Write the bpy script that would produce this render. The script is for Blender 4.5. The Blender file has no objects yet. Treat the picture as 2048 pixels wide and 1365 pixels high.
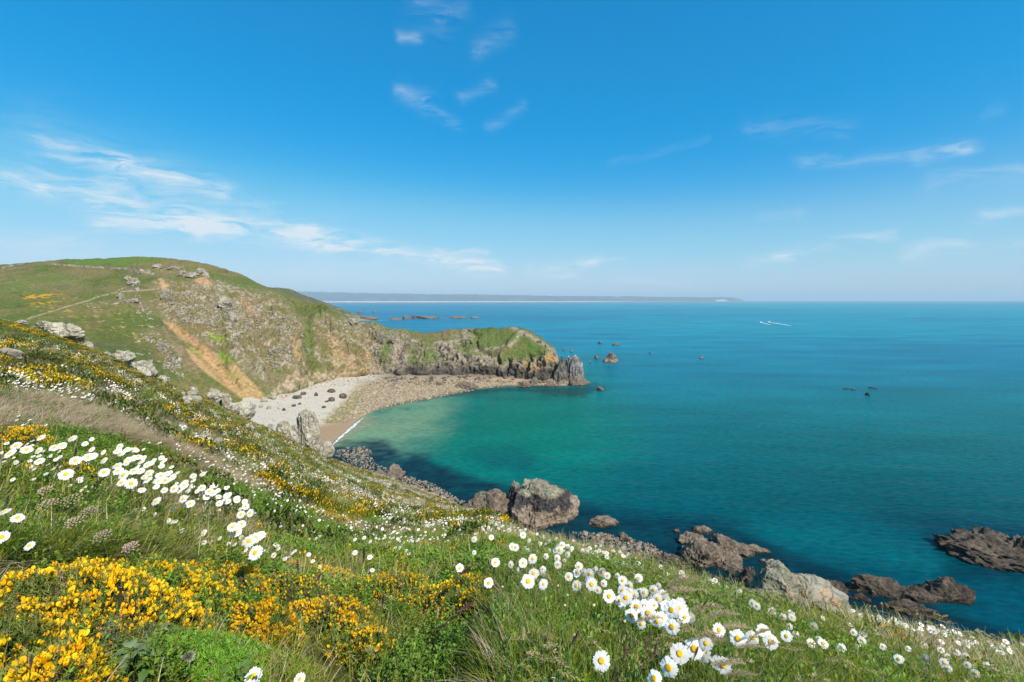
import bpy, bmesh, math, random
import numpy as np
from mathutils import Vector, Matrix, Quaternion
from mathutils.bvhtree import BVHTree

R = math.radians
scene = bpy.context.scene
col = scene.collection
rnd = random.Random(7)
rng = np.random.default_rng(11)

# ------------------------------------------------------------------ camera, sky, sun, exposure
CAM_H = 70.0
F_PX = 910.0
PITCH = math.atan((682.5 - 602.0) / F_PX)
cam_d = bpy.data.cameras.new('camera')
cam_d.sensor_width = 36.0
cam_d.lens = 36.0 * F_PX / 2048.0
cam_d.clip_start = 0.05
cam_d.clip_end = 200000.0
cam = bpy.data.objects.new('camera', cam_d)
cam.location = (0, 0, CAM_H)
cam.rotation_euler = (R(90) - PITCH, R(0.12), 0)
col.objects.link(cam)
scene.camera = cam

SUN_EL, SUN_AZ = R(46), R(139)          # azimuth clockwise from +Y (the way the camera looks)
sun_d = bpy.data.lights.new('sun', 'SUN')
sun_d.energy = 5.0
sun_d.angle = R(0.5)
sun_d.color = (1.0, 0.94, 0.85)
sun = bpy.data.objects.new('sun', sun_d)
sdir = Vector((math.sin(SUN_AZ) * math.cos(SUN_EL), math.cos(SUN_AZ) * math.cos(SUN_EL), math.sin(SUN_EL)))
sun.rotation_euler = sdir.to_track_quat('Z', 'Y').to_euler()
sun.location = (60, -60, 160)
col.objects.link(sun)

scene.view_settings.view_transform = 'Standard'
scene.view_settings.look = 'None'
scene.view_settings.gamma = 1.0
scene.view_settings.use_curve_mapping = False
scene.view_settings.exposure = 0.42
scene.render.engine = 'CYCLES'
scene.cycles.use_denoising = True
scene.cycles.max_bounces = 6
scene.cycles.diffuse_bounces = 3
scene.cycles.glossy_bounces = 2
scene.cycles.transmission_bounces = 3
scene.cycles.volume_bounces = 0
scene.cycles.caustics_reflective = False
scene.cycles.caustics_refractive = False


def ray(px, py):
    """direction through a photo pixel, scaled so that its Y is 1"""
    dx = (px - 1024.0) / F_PX
    dz = (682.5 - py) / F_PX
    c, s = math.cos(PITCH), math.sin(PITCH)
    y = c + dz * s
    z = dz * c - s
    return dx / y, z / y


def project(P):
    """world points (N,3) -> photo pixels"""
    c, s = math.cos(PITCH), math.sin(PITCH)
    x, y, z = P[:, 0], P[:, 1], P[:, 2] - CAM_H
    fz = np.maximum(y * c - z * s, 1e-4)
    uz = y * s + z * c
    return 1024 + F_PX * x / fz, 682.5 - F_PX * uz / fz


def on_plane(px, py, z=0.0):
    u, v = ray(px, py)
    Y = (z - CAM_H) / v
    return Vector((u * Y, Y, z))


# ---- the sky: a Nishita sky with thin cirrus streaks
world = bpy.data.worlds.new('World')
scene.world = world
world.use_nodes = True
wn, wl = world.node_tree.nodes, world.node_tree.links
wn.clear()


def wnode(nt, kind, **kw):
    n = nt.nodes.new(kind)
    for k, v in kw.items():
        setattr(n, k, v)
    return n


def math_n(nt, op, a, b=None, c=None, clamp=False):
    n = nt.nodes.new('ShaderNodeMath')
    n.operation = op
    n.use_clamp = clamp
    for i, v in enumerate((a, b, c)):
        if v is None:
            continue
        if hasattr(v, 'links') or hasattr(v, 'is_linked'):
            nt.links.new(v, n.inputs[i])
        else:
            n.inputs[i].default_value = v
    return n.outputs[0]


def vmath(nt, op, a, b=None):
    n = nt.nodes.new('ShaderNodeVectorMath')
    n.operation = op
    for i, v in enumerate((a, b)):
        if v is None:
            continue
        if hasattr(v, 'is_linked'):
            nt.links.new(v, n.inputs[i])
        else:
            n.inputs[i].default_value = v
    return n


W = world.node_tree
sky = wnode(W, 'ShaderNodeTexSky', sky_type='NISHITA', sun_disc=False)
sky.sun_elevation = SUN_EL
sky.sun_rotation = SUN_AZ
sky.altitude = 0
sky.air_density = 1.0
sky.dust_density = 0.6
sky.ozone_density = 3.0
SKY_STRENGTH = 0.0935
# the deep clear blue of the day: one response curve per channel over the whole sky
hs0 = wnode(W, 'ShaderNodeHueSaturation')
hs0.inputs['Saturation'].default_value = 1.28
W.links.new(sky.outputs[0], hs0.inputs['Color'])
pre = vmath(W, 'MULTIPLY', hs0.outputs[0], (0.125, 0.125, 0.125)).outputs[0]
cv = wnode(W, 'ShaderNodeRGBCurve')
for ch, pts_ in enumerate((((0, 0), (.05, .0), (.085, .001), (.122, .03), (.17, .115), (.223, .205), (.40, .35), (.60, .50), (1, .72)),
                           ((0, 0), (.10, .19), (.156, .25), (.305, .385), (.456, .57), (.60, .66), (.716, .70), (1, .82)),
                           ((0, 0), (.25, .50), (.376, .61), (.597, .80), (.70, .84), (1, .95)))):
    c_ = cv.mapping.curves[ch]
    c_.points[0].location = pts_[0]
    c_.points[-1].location = pts_[-1]
    for q in pts_[1:-1]:
        c_.points.new(*q)
cv.mapping.update()
W.links.new(pre, cv.inputs['Color'])
hs = vmath(W, 'MULTIPLY', cv.outputs[0], (8.0, 8.0, 8.0))

tc = wnode(W, 'ShaderNodeTexCoord')
sep = wnode(W, 'ShaderNodeSeparateXYZ')
W.links.new(tc.outputs['Generated'], sep.inputs[0])
az = math_n(W, 'ARCTAN2', sep.outputs[0], sep.outputs[1])
el = math_n(W, 'ARCSINE', sep.outputs[2])
comb = wnode(W, 'ShaderNodeCombineXYZ')
W.links.new(az, comb.inputs[0])
W.links.new(el, comb.inputs[1])
# warp the angles with noise so the streaks fray
nz1 = wnode(W, 'ShaderNodeTexNoise')
nz1.inputs['Scale'].default_value = 7.0
nz1.inputs['Detail'].default_value = 5.0
nz1.inputs['Roughness'].default_value = 0.6
W.links.new(comb.outputs[0], nz1.inputs['Vector'])
w1 = vmath(W, 'SUBTRACT', nz1.outputs['Color'], (0.5, 0.5, 0.5)).outputs[0]
w2 = vmath(W, 'MULTIPLY', w1, (0.10, 0.035, 0.0)).outputs[0]
warped = vmath(W, 'ADD', comb.outputs[0], w2).outputs[0]
# fine wisps
st = vmath(W, 'MULTIPLY', warped, (11.0, 60.0, 1.0)).outputs[0]
nz2 = wnode(W, 'ShaderNodeTexNoise')
nz2.inputs['Scale'].default_value = 1.0
nz2.inputs['Detail'].default_value = 7.0
nz2.inputs['Roughness'].default_value = 0.65
nz2.inputs['Distortion'].default_value = 0.8
W.links.new(st, nz2.inputs['Vector'])
mr = wnode(W, 'ShaderNodeMapRange')
mr.inputs['From Min'].default_value = 0.38
mr.inputs['From Max'].default_value = 0.68
W.links.new(nz2.outputs[0], mr.inputs['Value'])

grp = bpy.data.node_groups.new('cirrus_streak', 'ShaderNodeTree')
for nm, tp in (('P', 'NodeSocketVector'), ('A', 'NodeSocketVector'), ('D', 'NodeSocketVector'), ('Len', 'NodeSocketFloat'), ('Thick', 'NodeSocketFloat'), ('Amt', 'NodeSocketFloat')):
    grp.interface.new_socket(nm, in_out='INPUT', socket_type=tp)
grp.interface.new_socket('Out', in_out='OUTPUT', socket_type='NodeSocketFloat')
gi = grp.nodes.new('NodeGroupInput')
go = grp.nodes.new('NodeGroupOutput')
rel = vmath(grp, 'SUBTRACT', gi.outputs['P'], gi.outputs['A']).outputs[0]
al = vmath(grp, 'DOT_PRODUCT', rel, gi.outputs['D']).outputs['Value']
tt = math_n(grp, 'DIVIDE', al, gi.outputs['Len'], clamp=True)
tl = math_n(grp, 'MULTIPLY', tt, gi.outputs['Len'])
scn = grp.nodes.new('ShaderNodeVectorMath')
scn.operation = 'SCALE'
grp.links.new(gi.outputs['D'], scn.inputs[0])
grp.links.new(tl, scn.inputs['Scale'])
off = vmath(grp, 'SUBTRACT', rel, scn.outputs[0]).outputs[0]
ln = vmath(grp, 'LENGTH', off).outputs['Value']
dn = math_n(grp, 'DIVIDE', ln, gi.outputs['Thick'])
sq = math_n(grp, 'MULTIPLY', dn, dn)
ng = math_n(grp, 'MULTIPLY', sq, -1.0)
ex = math_n(grp, 'EXPONENT', ng)
am = math_n(grp, 'MULTIPLY', ex, gi.outputs['Amt'])
grp.links.new(am, go.inputs[0])

# photo pixels of the streak's ends, half thickness in px, strength
STREAKS = [
    (110, 290, 260, 318, 12, .50), (250, 322, 435, 380, 13, .50), (0, 350, 62, 362, 10, .55), (80, 355, 260, 402, 18, .34),
    (140, 330, 330, 372, 16, .22), (200, 412, 400, 436, 18, .40), (215, 446, 420, 452, 10, .60), (380, 440, 610, 466, 18, .70), (590, 468, 745, 490, 12, .70),
    (620, 492, 700, 498, 8, .5), (760, 495, 990, 540, 13, .60), (860, 517, 990, 532, 9, .45), (880, 500, 970, 506, 6, .4), (1065, 537, 1190, 524, 10, .50),
    (1050, 550, 1140, 549, 7, .4), (1180, 524, 1245, 521, 4, .3), (600, 530, 800, 545, 25, .15), (100, 300, 420, 420, 50, .12), (250, 430, 640, 470, 34, .14), (600, 478, 1000, 535, 22, .14), (0, 350, 200, 400, 20, .14), (480, 400, 560, 408, 10, .16),
    (850, 15, 880, 35, 22, .11), (880, 38, 935, 10, 12, .09), (945, 98, 1020, 65, 12, .14), (805, 180, 862, 205, 13, .22), (862, 206, 920, 250, 8, .16),
    (930, 190, 975, 165, 10, .14), (980, 260, 1050, 208, 9, .10), (808, 72, 845, 78, 7, .26),
    (1600, 325, 1950, 294, 9, .20), (1840, 314, 1945, 300, 10, .24), (1510, 525, 1572, 520, 10, .36), (1560, 510, 1790, 473, 8, .36),
    (1825, 512, 1930, 485, 12, .44), (1930, 498, 2048, 490, 6, .30), (1985, 430, 2060, 424, 6, .34), (1945, 450, 2000, 450, 6, .30), (1860, 368, 2060, 343, 12, .20),
    (1215, 326, 1412, 282, 6, .07), (0, 482, 190, 488, 16, .26), (1500, 260, 1690, 250, 14, .10), (1530, 436, 1600, 432, 7, .16), (1230, 568, 1400, 566, 10, .2), (1970, 225, 2010, 212, 8, .10)]


def az_el(px, py):
    u, v = ray(px, py)
    d = Vector((u, 1, v)).normalized()
    return Vector((math.atan2(d.x, d.y), math.asin(d.z), 0))


total = None
for (x0, y0, x1, y1, th, am_) in STREAKS:
    A, B = az_el(x0, y0), az_el(x1, y1)
    n = W.nodes.new('ShaderNodeGroup')
    n.node_tree = grp
    W.links.new(warped, n.inputs['P'])
    n.inputs['A'].default_value = A
    D = (B - A)
    n.inputs['D'].default_value = D.normalized()
    n.inputs['Len'].default_value = D.length
    n.inputs['Thick'].default_value = th / F_PX * 1.05
    n.inputs['Amt'].default_value = am_
    total = n.outputs[0] if total is None else math_n(W, 'ADD', total, n.outputs[0])
total = math_n(W, 'MULTIPLY', math_n(W, 'MULTIPLY', total, 1.3), mr.outputs[0])
total = math_n(W, 'MINIMUM', total, 0.85)
mixc = wnode(W, 'ShaderNodeMix', data_type='RGBA')
W.links.new(total, mixc.inputs['Factor'])
W.links.new(hs.outputs[0], mixc.inputs['A'])
mixc.inputs['B'].default_value = (6.6, 7.1, 7.4, 1)
bg = wnode(W, 'ShaderNodeBackground')
bg.inputs['Strength'].default_value = SKY_STRENGTH
W.links.new(mixc.outputs['Result'], bg.inputs['Color'])
wo = wnode(W, 'ShaderNodeOutputWorld')
W.links.new(bg.outputs[0], wo.inputs['Surface'])


# ------------------------------------------------------------------ numpy noise
def _hash(ix, iy, iz, s):
    n = (ix.astype(np.uint32) * np.uint32(374761393) + iy.astype(np.uint32) * np.uint32(668265263)
         + iz.astype(np.uint32) * np.uint32(2246822519) + np.uint32((s * 3266489917) & 0xffffffff))
    n = (n ^ (n >> np.uint32(13))) * np.uint32(1274126177)
    n = (n ^ (n >> np.uint32(15))) * np.uint32(2654435761)
    n = n ^ (n >> np.uint32(16))
    return n.astype(np.float64) / 2147483648.0 - 1.0


def vnoise(p, s=0):
    i = np.floor(p).astype(np.int64)
    f = p - i
    w = f * f * f * (f * (f * 6 - 15) + 10)
    i = i.astype(np.int32)
    out = 0
    for a in (0, 1):
        wx = w[:, 0] if a else 1 - w[:, 0]
        for b in (0, 1):
            wy = w[:, 1] if b else 1 - w[:, 1]
            for c in (0, 1):
                wz = w[:, 2] if c else 1 - w[:, 2]
                out = out + wx * wy * wz * _hash(i[:, 0] + a, i[:, 1] + b, i[:, 2] + c, s)
    return out


def fbm(p, o=4, s=0, g=0.5):
    t, a, m = 0, 1.0, 0
    for k in range(o):
        t = t + a * vnoise(p * (2.03 ** k) + 17.3 * k, s + k)
        m += a
        a *= g
    return t / m


def ridged(p, o=4, s=0, g=0.5):
    t, a, m = 0, 1.0, 0
    for k in range(o):
        t = t + a * (1 - 2 * np.abs(vnoise(p * (2.03 ** k) + 9.1 * k, s + k)))
        m += a
        a *= g
    return t / m


def P2(x, y, sx=1.0, sy=1.0, z=0.0):
    return np.stack([np.asarray(x) * sx, np.asarray(y) * sy, np.full(np.shape(x), z, dtype=float)], 1)


def sstep(a, b, x):
    t = np.clip((x - a) / (b - a), 0, 1)
    return t * t * (3 - 2 * t)


def poly_sd(px, py, pts):
    """signed distance to a polygon, positive inside"""
    n = len(pts)
    d = np.full(px.shape, 1e9)
    ins = np.zeros(px.shape, bool)
    for i in range(n):
        x0, y0 = pts[i]
        x1, y1 = pts[(i + 1) % n]
        ex, ey = x1 - x0, y1 - y0
        t = np.clip(((px - x0) * ex + (py - y0) * ey) / (ex * ex + ey * ey + 1e-9), 0, 1)
        d = np.minimum(d, np.hypot(px - x0 - t * ex, py - y0 - t * ey))
        c = ((y0 > py) != (y1 > py))
        if ey != 0:
            ins ^= c & (px < ex * (py - y0) / ey + x0)
    return np.where(ins, d, -d)


def line_d(px, py, pts):
    d = np.full(px.shape, 1e9)
    for i in range(len(pts) - 1):
        x0, y0 = pts[i]
        x1, y1 = pts[i + 1]
        ex, ey = x1 - x0, y1 - y0
        t = np.clip(((px - x0) * ex + (py - y0) * ey) / (ex * ex + ey * ey + 1e-9), 0, 1)
        d = np.minimum(d, np.hypot(px - x0 - t * ex, py - y0 - t * ey))
    return d


def lin(r, g, b):
    def f(c):
        c /= 255.0
        return c / 12.92 if c <= 0.04045 else ((c + 0.055) / 1.055) ** 2.4
    return np.array([f(r), f(g), f(b)])


def blend(C, c, m):
    return C * (1 - m[:, None]) + np.asarray(c)[None, :] * m[:, None]


# ------------------------------------------------------------------ meshes and tags
def grid_faces(nr, nc):
    i = np.arange(nr - 1)[:, None] * nc + np.arange(nc - 1)[None, :]
    return np.stack([i, i + 1, i + nc + 1, i + nc], -1).reshape(-1, 4)


def mesh_np(name, V, Fq, smooth=True, colors=None):
    me = bpy.data.meshes.new(name)
    Fq = np.asarray(Fq)
    nv, nf, k = len(V), len(Fq), Fq.shape[1]
    me.vertices.add(nv)
    me.vertices.foreach_set('co', np.asarray(V, np.float32).ravel())
    me.loops.add(nf * k)
    me.loops.foreach_set('vertex_index', Fq.astype(np.int32).ravel())
    me.polygons.add(nf)
    me.polygons.foreach_set('loop_start', np.arange(0, nf * k, k, dtype=np.int32))
    me.polygons.foreach_set('use_smooth', np.full(nf, smooth))
    me.update(calc_edges=True)
    if colors is not None:
        a = me.color_attributes.new('Col', 'FLOAT_COLOR', 'POINT')
        c4 = np.ones((nv, 4), np.float32)
        c4[:, :3] = colors
        a.data.foreach_set('color', c4.ravel())
    return me


def link(name, me, mat=None, parent=None):
    o = bpy.data.objects.new(name, me)
    if mat is not None and me is not None and not me.materials:
        me.materials.append(mat)
    col.objects.link(o)
    if parent is not None:
        o.parent = parent
    return o


def tag(o, label=None, cat=None, group=None, kind=None):
    if label:
        o['label'] = label
    if cat:
        o['category'] = cat
    if group:
        o['group'] = group
    if kind:
        o['kind'] = kind
    return o


# ------------------------------------------------------------------ materials
def new_mat(name):
    m = bpy.data.materials.new(name)
    m.use_nodes = True
    nt = m.node_tree
    b = nt.nodes['Principled BSDF']
    return m, nt, b


def tex_noise(nt, scale, detail=5, rough=0.6, vec=None, dist=0.0):
    n = nt.nodes.new('ShaderNodeTexNoise')
    n.inputs['Scale'].default_value = scale
    n.inputs['Detail'].default_value = detail
    n.inputs['Roughness'].default_value = rough
    n.inputs['Distortion'].default_value = dist
    if vec is not None:
        nt.links.new(vec, n.inputs['Vector'])
    return n


def mrange(nt, v, a, b, c=0.0, d=1.0, smooth=False):
    n = nt.nodes.new('ShaderNodeMapRange')
    if smooth:
        n.interpolation_type = 'SMOOTHSTEP'
    nt.links.new(v, n.inputs['Value'])
    for k, x in zip(('From Min', 'From Max', 'To Min', 'To Max'), (a, b, c, d)):
        n.inputs[k].default_value = x
    return n.outputs[0]


def mixrgb(nt, f, a, b, mode='MIX'):
    n = nt.nodes.new('ShaderNodeMix')
    n.data_type = 'RGBA'
    n.blend_type = mode
    for k, v in (('Factor', f), ('A', a), ('B', b)):
        s = n.inputs[k]
        if hasattr(v, 'is_linked'):
            nt.links.new(v, s)
        elif k == 'Factor':
            s.default_value = v
        else:
            s.default_value = (*v, 1) if len(v) == 3 else v
    return n.outputs['Result']


def bump(nt, h, strength, dist, normal=None):
    n = nt.nodes.new('ShaderNodeBump')
    n.inputs['Strength'].default_value = strength
    n.inputs['Distance'].default_value = dist
    nt.links.new(h, n.inputs['Height'])
    if normal is not None:
        nt.links.new(normal, n.inputs['Normal'])
    return n.outputs[0]


def terrain_mat(name, s1, s2, bd, var=(0.62, 1.38)):
    m, nt, b = new_mat(name)
    g = nt.nodes.new('ShaderNodeNewGeometry')
    at = nt.nodes.new('ShaderNodeVertexColor')
    at.layer_name = 'Col'
    n1 = tex_noise(nt, s1, 6, 0.65, g.outputs['Position'])
    n2 = tex_noise(nt, s2, 4, 0.6, g.outputs['Position'])
    v1 = mrange(nt, n1.outputs[0], 0.3, 0.7, var[0], var[1])
    c = mixrgb(nt, 1.0, at.outputs[0], v1, 'MULTIPLY')
    tint = mixrgb(nt, n2.outputs[0], (0.88, 1.05, 0.9), (1.15, 0.95, 1.0))
    c = mixrgb(nt, 1.0, c, tint, 'MULTIPLY')
    nt.links.new(c, b.inputs['Base Color'])
    b.inputs['Roughness'].default_value = 0.95
    b.inputs['Specular IOR Level'].default_value = 0.15
    nt.links.new(bump(nt, n1.outputs[0], 0.8, bd), b.inputs['Normal'])
    return m


def rock_mat(name, base, dark, light, scale=1.0, tidal=None, lichen=None, green=None, crack=.55, wet=False):
    """weathered stone; tidal = (z barnacle top, z black band top) in world metres, lichen = (colour, amount)"""
    m, nt, b = new_mat(name)
    g = nt.nodes.new('ShaderNodeNewGeometry')
    pos = g.outputs['Position']
    n1 = tex_noise(nt, 1.3 * scale, 8, 0.68, pos)
    n2 = tex_noise(nt, 0.45 * scale, 4, 0.5, pos)
    vo = nt.nodes.new('ShaderNodeTexVoronoi')
    vo.feature = 'DISTANCE_TO_EDGE'
    vo.inputs['Scale'].default_value = 0.8 * scale
    sc = nt.nodes.new('ShaderNodeVectorMath')
    sc.operation = 'SCALE'
    sc.inputs['Scale'].default_value = 0.9 / scale
    nt.links.new(n1.outputs['Color'], sc.inputs[0])
    wv = vmath(nt, 'ADD', pos, sc.outputs[0])
    nt.links.new(wv.outputs[0], vo.inputs['Vector'])
    c = mixrgb(nt, mrange(nt, n1.outputs[0], 0.35, 0.65), dark, base)
    c = mixrgb(nt, mrange(nt, n2.outputs[0], 0.45, 0.7), c, light)
    if green:
        n4 = tex_noise(nt, 1.9 * scale, 5, 0.6, pos)
        c = mixrgb(nt, mrange(nt, n4.outputs[0], 0.5, 0.66, 0, 0.75), c, green)
    sp = nt.nodes.new('ShaderNodeSeparateXYZ')
    nt.links.new(pos, sp.inputs[0])
    if tidal:
        z0, z1 = tidal
        zz = math_n(nt, 'ADD', sp.outputs[2], mrange(nt, n2.outputs[0], 0.2, 0.8, -0.25 * z1, 0.25 * z1))
        cblack = mixrgb(nt, mrange(nt, n1.outputs[0], 0.4, 0.7), (0.035, 0.032, 0.034), (0.09, 0.08, 0.075))
        ctan = mixrgb(nt, mrange(nt, n1.outputs[0], 0.3, 0.7), (0.15, 0.11, 0.075), (0.34, 0.265, 0.20))
        up = mrange(nt, zz, z1 * 0.88, z1 * 1.08, smooth=True)
        c = mixrgb(nt, up, cblack, c)
        lo = mrange(nt, zz, z0 * 0.85, z0 * 1.12, smooth=True)
        c = mixrgb(nt, lo, ctan, c)
    if wet or tidal:
        zw = math_n(nt, 'ADD', sp.outputs[2], mrange(nt, n1.outputs[0], 0.3, 0.7, -0.5, 0.5))
        c = mixrgb(nt, mrange(nt, zw, 0.2, 0.9, smooth=True), (0.022, 0.018, 0.015), c)
    if lichen:
        n3 = tex_noise(nt, 0.9 * scale, 6, 0.7, pos, 0.6)
        f = mrange(nt, n3.outputs[0], lichen[1], lichen[1] + 0.05, 0, 0.92)
        c = mixrgb(nt, f, c, lichen[0])
    cr = mrange(nt, vo.outputs['Distance'], 0.0, 0.05, crack, 1.0)
    c = mixrgb(nt, 1.0, c, cr, 'MULTIPLY')
    nt.links.new(c, b.inputs['Base Color'])
    b.inputs['Roughness'].default_value = 0.9
    b.inputs['Specular IOR Level'].default_value = 0.25
    b1 = bump(nt, n1.outputs[0], 0.9, 0.35 / scale)
    b2 = bump(nt, mrange(nt, vo.outputs['Distance'], 0, 0.08), 0.6, 0.12 / scale, b1)
    nt.links.new(b2, b.inputs['Normal'])
    return m


def plain_mat(name, c, rough=0.7, spec=0.3):
    m, nt, b = new_mat(name)
    g = nt.nodes.new('ShaderNodeTexCoord')
    n = tex_noise(nt, 60.0, 3, 0.6, g.outputs['Object'])
    v = mrange(nt, n.outputs[0], 0.25, 0.75, 0.85, 1.12)
    nt.links.new(mixrgb(nt, 1.0, c, v, 'MULTIPLY'), b.inputs['Base Color'])
    b.inputs['Roughness'].default_value = rough
    b.inputs['Specular IOR Level'].default_value = spec
    return m


def leaf_mat(name, c=None, trans=0.35, hue=0.06, gloss=0.25):
    """thin plant tissue: vertex colour (or c) varied from plant to plant, part of the light passes through"""
    m = bpy.data.materials.new(name)
    m.use_nodes = True
    nt = m.node_tree
    nt.nodes.clear()
    out = nt.nodes.new('ShaderNodeOutputMaterial')
    if c is None:
        a = nt.nodes.new('ShaderNodeVertexColor')
        a.layer_name = 'Col'
        cc = a.outputs[0]
    else:
        rg = nt.nodes.new('ShaderNodeRGB')
        rg.outputs[0].default_value = (*c, 1)
        cc = rg.outputs[0]
    oi = nt.nodes.new('ShaderNodeObjectInfo')
    h = nt.nodes.new('ShaderNodeHueSaturation')
    nt.links.new(cc, h.inputs['Color'])
    nt.links.new(mrange(nt, oi.outputs['Random'], 0, 1, 0.5 - hue / 2, 0.5 + hue / 2), h.inputs['Hue'])
    wn_ = nt.nodes.new('ShaderNodeTexWhiteNoise')
    wn_.noise_dimensions = '1D'
    nt.links.new(oi.outputs['Random'], wn_.inputs['W'])
    nt.links.new(mrange(nt, wn_.outputs[0], 0, 1, 0.75, 1.25), h.inputs['Value'])
    d = nt.nodes.new('ShaderNodeBsdfPrincipled')
    d.inputs['Roughness'].default_value = 0.5
    d.inputs['Specular IOR Level'].default_value = gloss
    nt.links.new(h.outputs[0], d.inputs['Base Color'])
    t = nt.nodes.new('ShaderNodeBsdfTranslucent')
    nt.links.new(h.outputs[0], t.inputs['Color'])
    mx = nt.nodes.new('ShaderNodeMixShader')
    mx.inputs[0].default_value = trans
    nt.links.new(d.outputs[0], mx.inputs[1])
    nt.links.new(t.outputs[0], mx.inputs[2])
    nt.links.new(mx.outputs[0], out.inputs['Surface'])
    return m

# ------------------------------------------------------------------ the near slope (a heightfield round the viewpoint)
# azimuth, fall of the sight line at the brow, distance of the brow, sag before it, drop past it, length of the drop
_BROW = [  # photo x, photo y of the brow, distance, sag
    (-300, 548, 95, 2.6), (0, 638, 80, 2.6), (100, 660, 75, 2.6), (200, 703, 70, 2.6), (300, 752, 72, 2.6), (400, 792, 78, 2.6),
    (500, 845, 85, 2.5), (560, 872, 92, 2.4), (650, 922, 110, 2.1), (720, 945, 120, 1.8), (800, 972, 118, 1.4), (880, 1003, 90, 0.9),
    (930, 1020, 50, 0.3), (980, 1034, 22, 0.12), (1040, 1072, 12, 0.05), (1150, 1110, 8.5, 0), (1300, 1160, 7, 0), (1450, 1208, 6.5, 0), (1600, 1242, 6.5, 0),
    (1750, 1273, 7, 0), (1900, 1296, 8, 0), (2048, 1322, 8.5, 0), (2300, 1362, 9, 0)]
H0 = 0.74
_tab = []
for (bx, by, D, S) in _BROW:
    u, v = ray(bx, by)
    _tab.append((math.atan2(u, 1), v / math.hypot(u, 1), D, S))
_tab = [(-math.pi, .42, 30, .6), (-2.4, .40, 40, .8), (-1.6, .30, 60, 1.2), (-1.15, .13, 85, 1.5)] + _tab + [(1.3, -.52, 9, 0), (1.7, -.35, 12, 0), (2.4, .1, 20, .3), (math.pi, .42, 30, .6)]
_th = np.linspace(-math.pi, math.pi, 2881)
_T = np.array(_tab)


def _smooth(a, k):
    w = np.exp(-0.5 * (np.arange(-3 * k, 3 * k + 1) / k) ** 2)
    w /= w.sum()
    p = np.concatenate([a[-3 * k:], a, a[:3 * k]])
    return np.convolve(p, w, 'valid')


E_ = _smooth(np.interp(_th, _T[:, 0], _T[:, 1]), 6)
D_ = np.exp(_smooth(np.interp(_th, _T[:, 0], np.log(_T[:, 2])), 8))
S_ = _smooth(np.interp(_th, _T[:, 0], _T[:, 3]), 12)


def z_near(X, Y):
    X = np.asarray(X, float).ravel()
    Y = np.asarray(Y, float).ravel()
    th = np.arctan2(X, Y)
    r = np.hypot(X, Y) + 1e-6
    e = np.interp(th, _th, E_)
    D = np.interp(th, _th, D_)
    S = np.interp(th, _th, S_)
    q = np.clip(1 - r / D, 0, 1)
    z = e * r - (H0 + S * r / (r + 12)) * q * q
    s = np.maximum(r - D, 0)
    A = np.interp(D, [6, 60, 120], [7.5, 9, 7])
    L = np.interp(D, [6, 60, 120], [16, 40, 40])
    z = z - A * s * s / (s * s + L * L)
    amp = np.minimum(0.10, 0.012 + 0.010 * r) + np.clip((r - 8) / 60, 0, 1) * 0.55
    amp = amp * np.clip(1.0 - s / 20 * 0.4, 0.4, 1)
    lam = np.clip(r * 0.25, 0.5, 14)
    n = fbm(P2(X / 0.8, Y / 0.8), 3, 3) * np.clip(1.5 - r / 8, 0, 1) * 0.05
    n = n + fbm(P2(X / 5, Y / 5), 3, 5) * np.clip(r / 10, 0, 1) * 0.22 * np.clip(1.6 - r / 60, 0.3, 1)
    n = n + fbm(P2(X / 22, Y / 22), 4, 8) * np.clip((r - 15) / 60, 0, 1) * 1.5
    return CAM_H + z + n


def on_slope(px, py, h=0.0, rmin=0.3, rmax=160.0):
    """the point on a photo pixel's line of sight that is h above the near slope; None when there is none"""
    u, v = ray(px, py)
    Y = np.exp(np.linspace(math.log(rmin), math.log(rmax), 900))
    f = CAM_H + v * Y - (z_near(u * Y, Y) + h)
    i = np.nonzero((f[:-1] > 0) & (f[1:] <= 0))[0]
    if len(i) == 0:
        return None
    i = i[0]
    t = f[i] / (f[i] - f[i + 1])
    y = Y[i] + t * (Y[i + 1] - Y[i])
    return Vector((u * y, y, CAM_H + v * y))


def brow_point(px, h=0.0, back=0.97):
    """on the near slope just before its brow in a photo column"""
    u, _ = ray(px, 900)
    D = float(np.interp(math.atan2(u, 1), _th, D_)) * back
    y = D / math.hypot(u, 1)
    return Vector((u * y, y, float(z_near(u * y, y)[0]) + h))


nt_in = 560
th_in = np.linspace(-1.0, 1.0, nt_in)
th_out = np.linspace(1.0, 2 * math.pi - 1.0, 120)[1:-1]
thv = np.concatenate([th_in, th_out, [2 * math.pi - 1.0]])
rv = np.exp(np.linspace(math.log(0.12), math.log(420), 330))
TH, RR = np.meshgrid(thv, rv)
X, Y = (np.sin(TH) * RR).ravel(), (np.cos(TH) * RR).ravel()
Z = z_near(X, Y)
keep_low = np.maximum(Z, -6.0)
V = np.stack([X, Y, keep_low], 1)
px, py = project(V)
r_ = np.hypot(X, Y)
C = np.tile(np.array([0.072, 0.095, 0.022]), (len(V), 1))
nA = fbm(P2(X / 3.0, Y / 3.0), 4, 21)
nB = fbm(P2(X / 9.0, Y / 9.0), 4, 31)
C = blend(C, (0.115, 0.105, 0.035), sstep(-0.1, 0.35, nA))
C = blend(C, (0.13, 0.095, 0.045), sstep(0.12, 0.4, nB) * 0.7)
C = blend(C, (0.035, 0.06, 0.012), sstep(0.05, 0.4, -nA) * 0.7)
C = blend(C, (0.03, 0.028, 0.012), 1 - sstep(1.0, 4.0, r_))
C = blend(C, (0.26, 0.215, 0.125), sstep(-12, 12, poly_sd(px, py, [(-60, 785), (60, 788), (150, 810), (260, 842), (340, 868), (440, 912), (400, 918), (300, 888), (170, 862), (-60, 855)])) * sstep(2, 5, r_) * .8)
hz = sstep(9.0, 2.0, keep_low)
C = blend(C, (0.20, 0.165, 0.12), hz)
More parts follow.
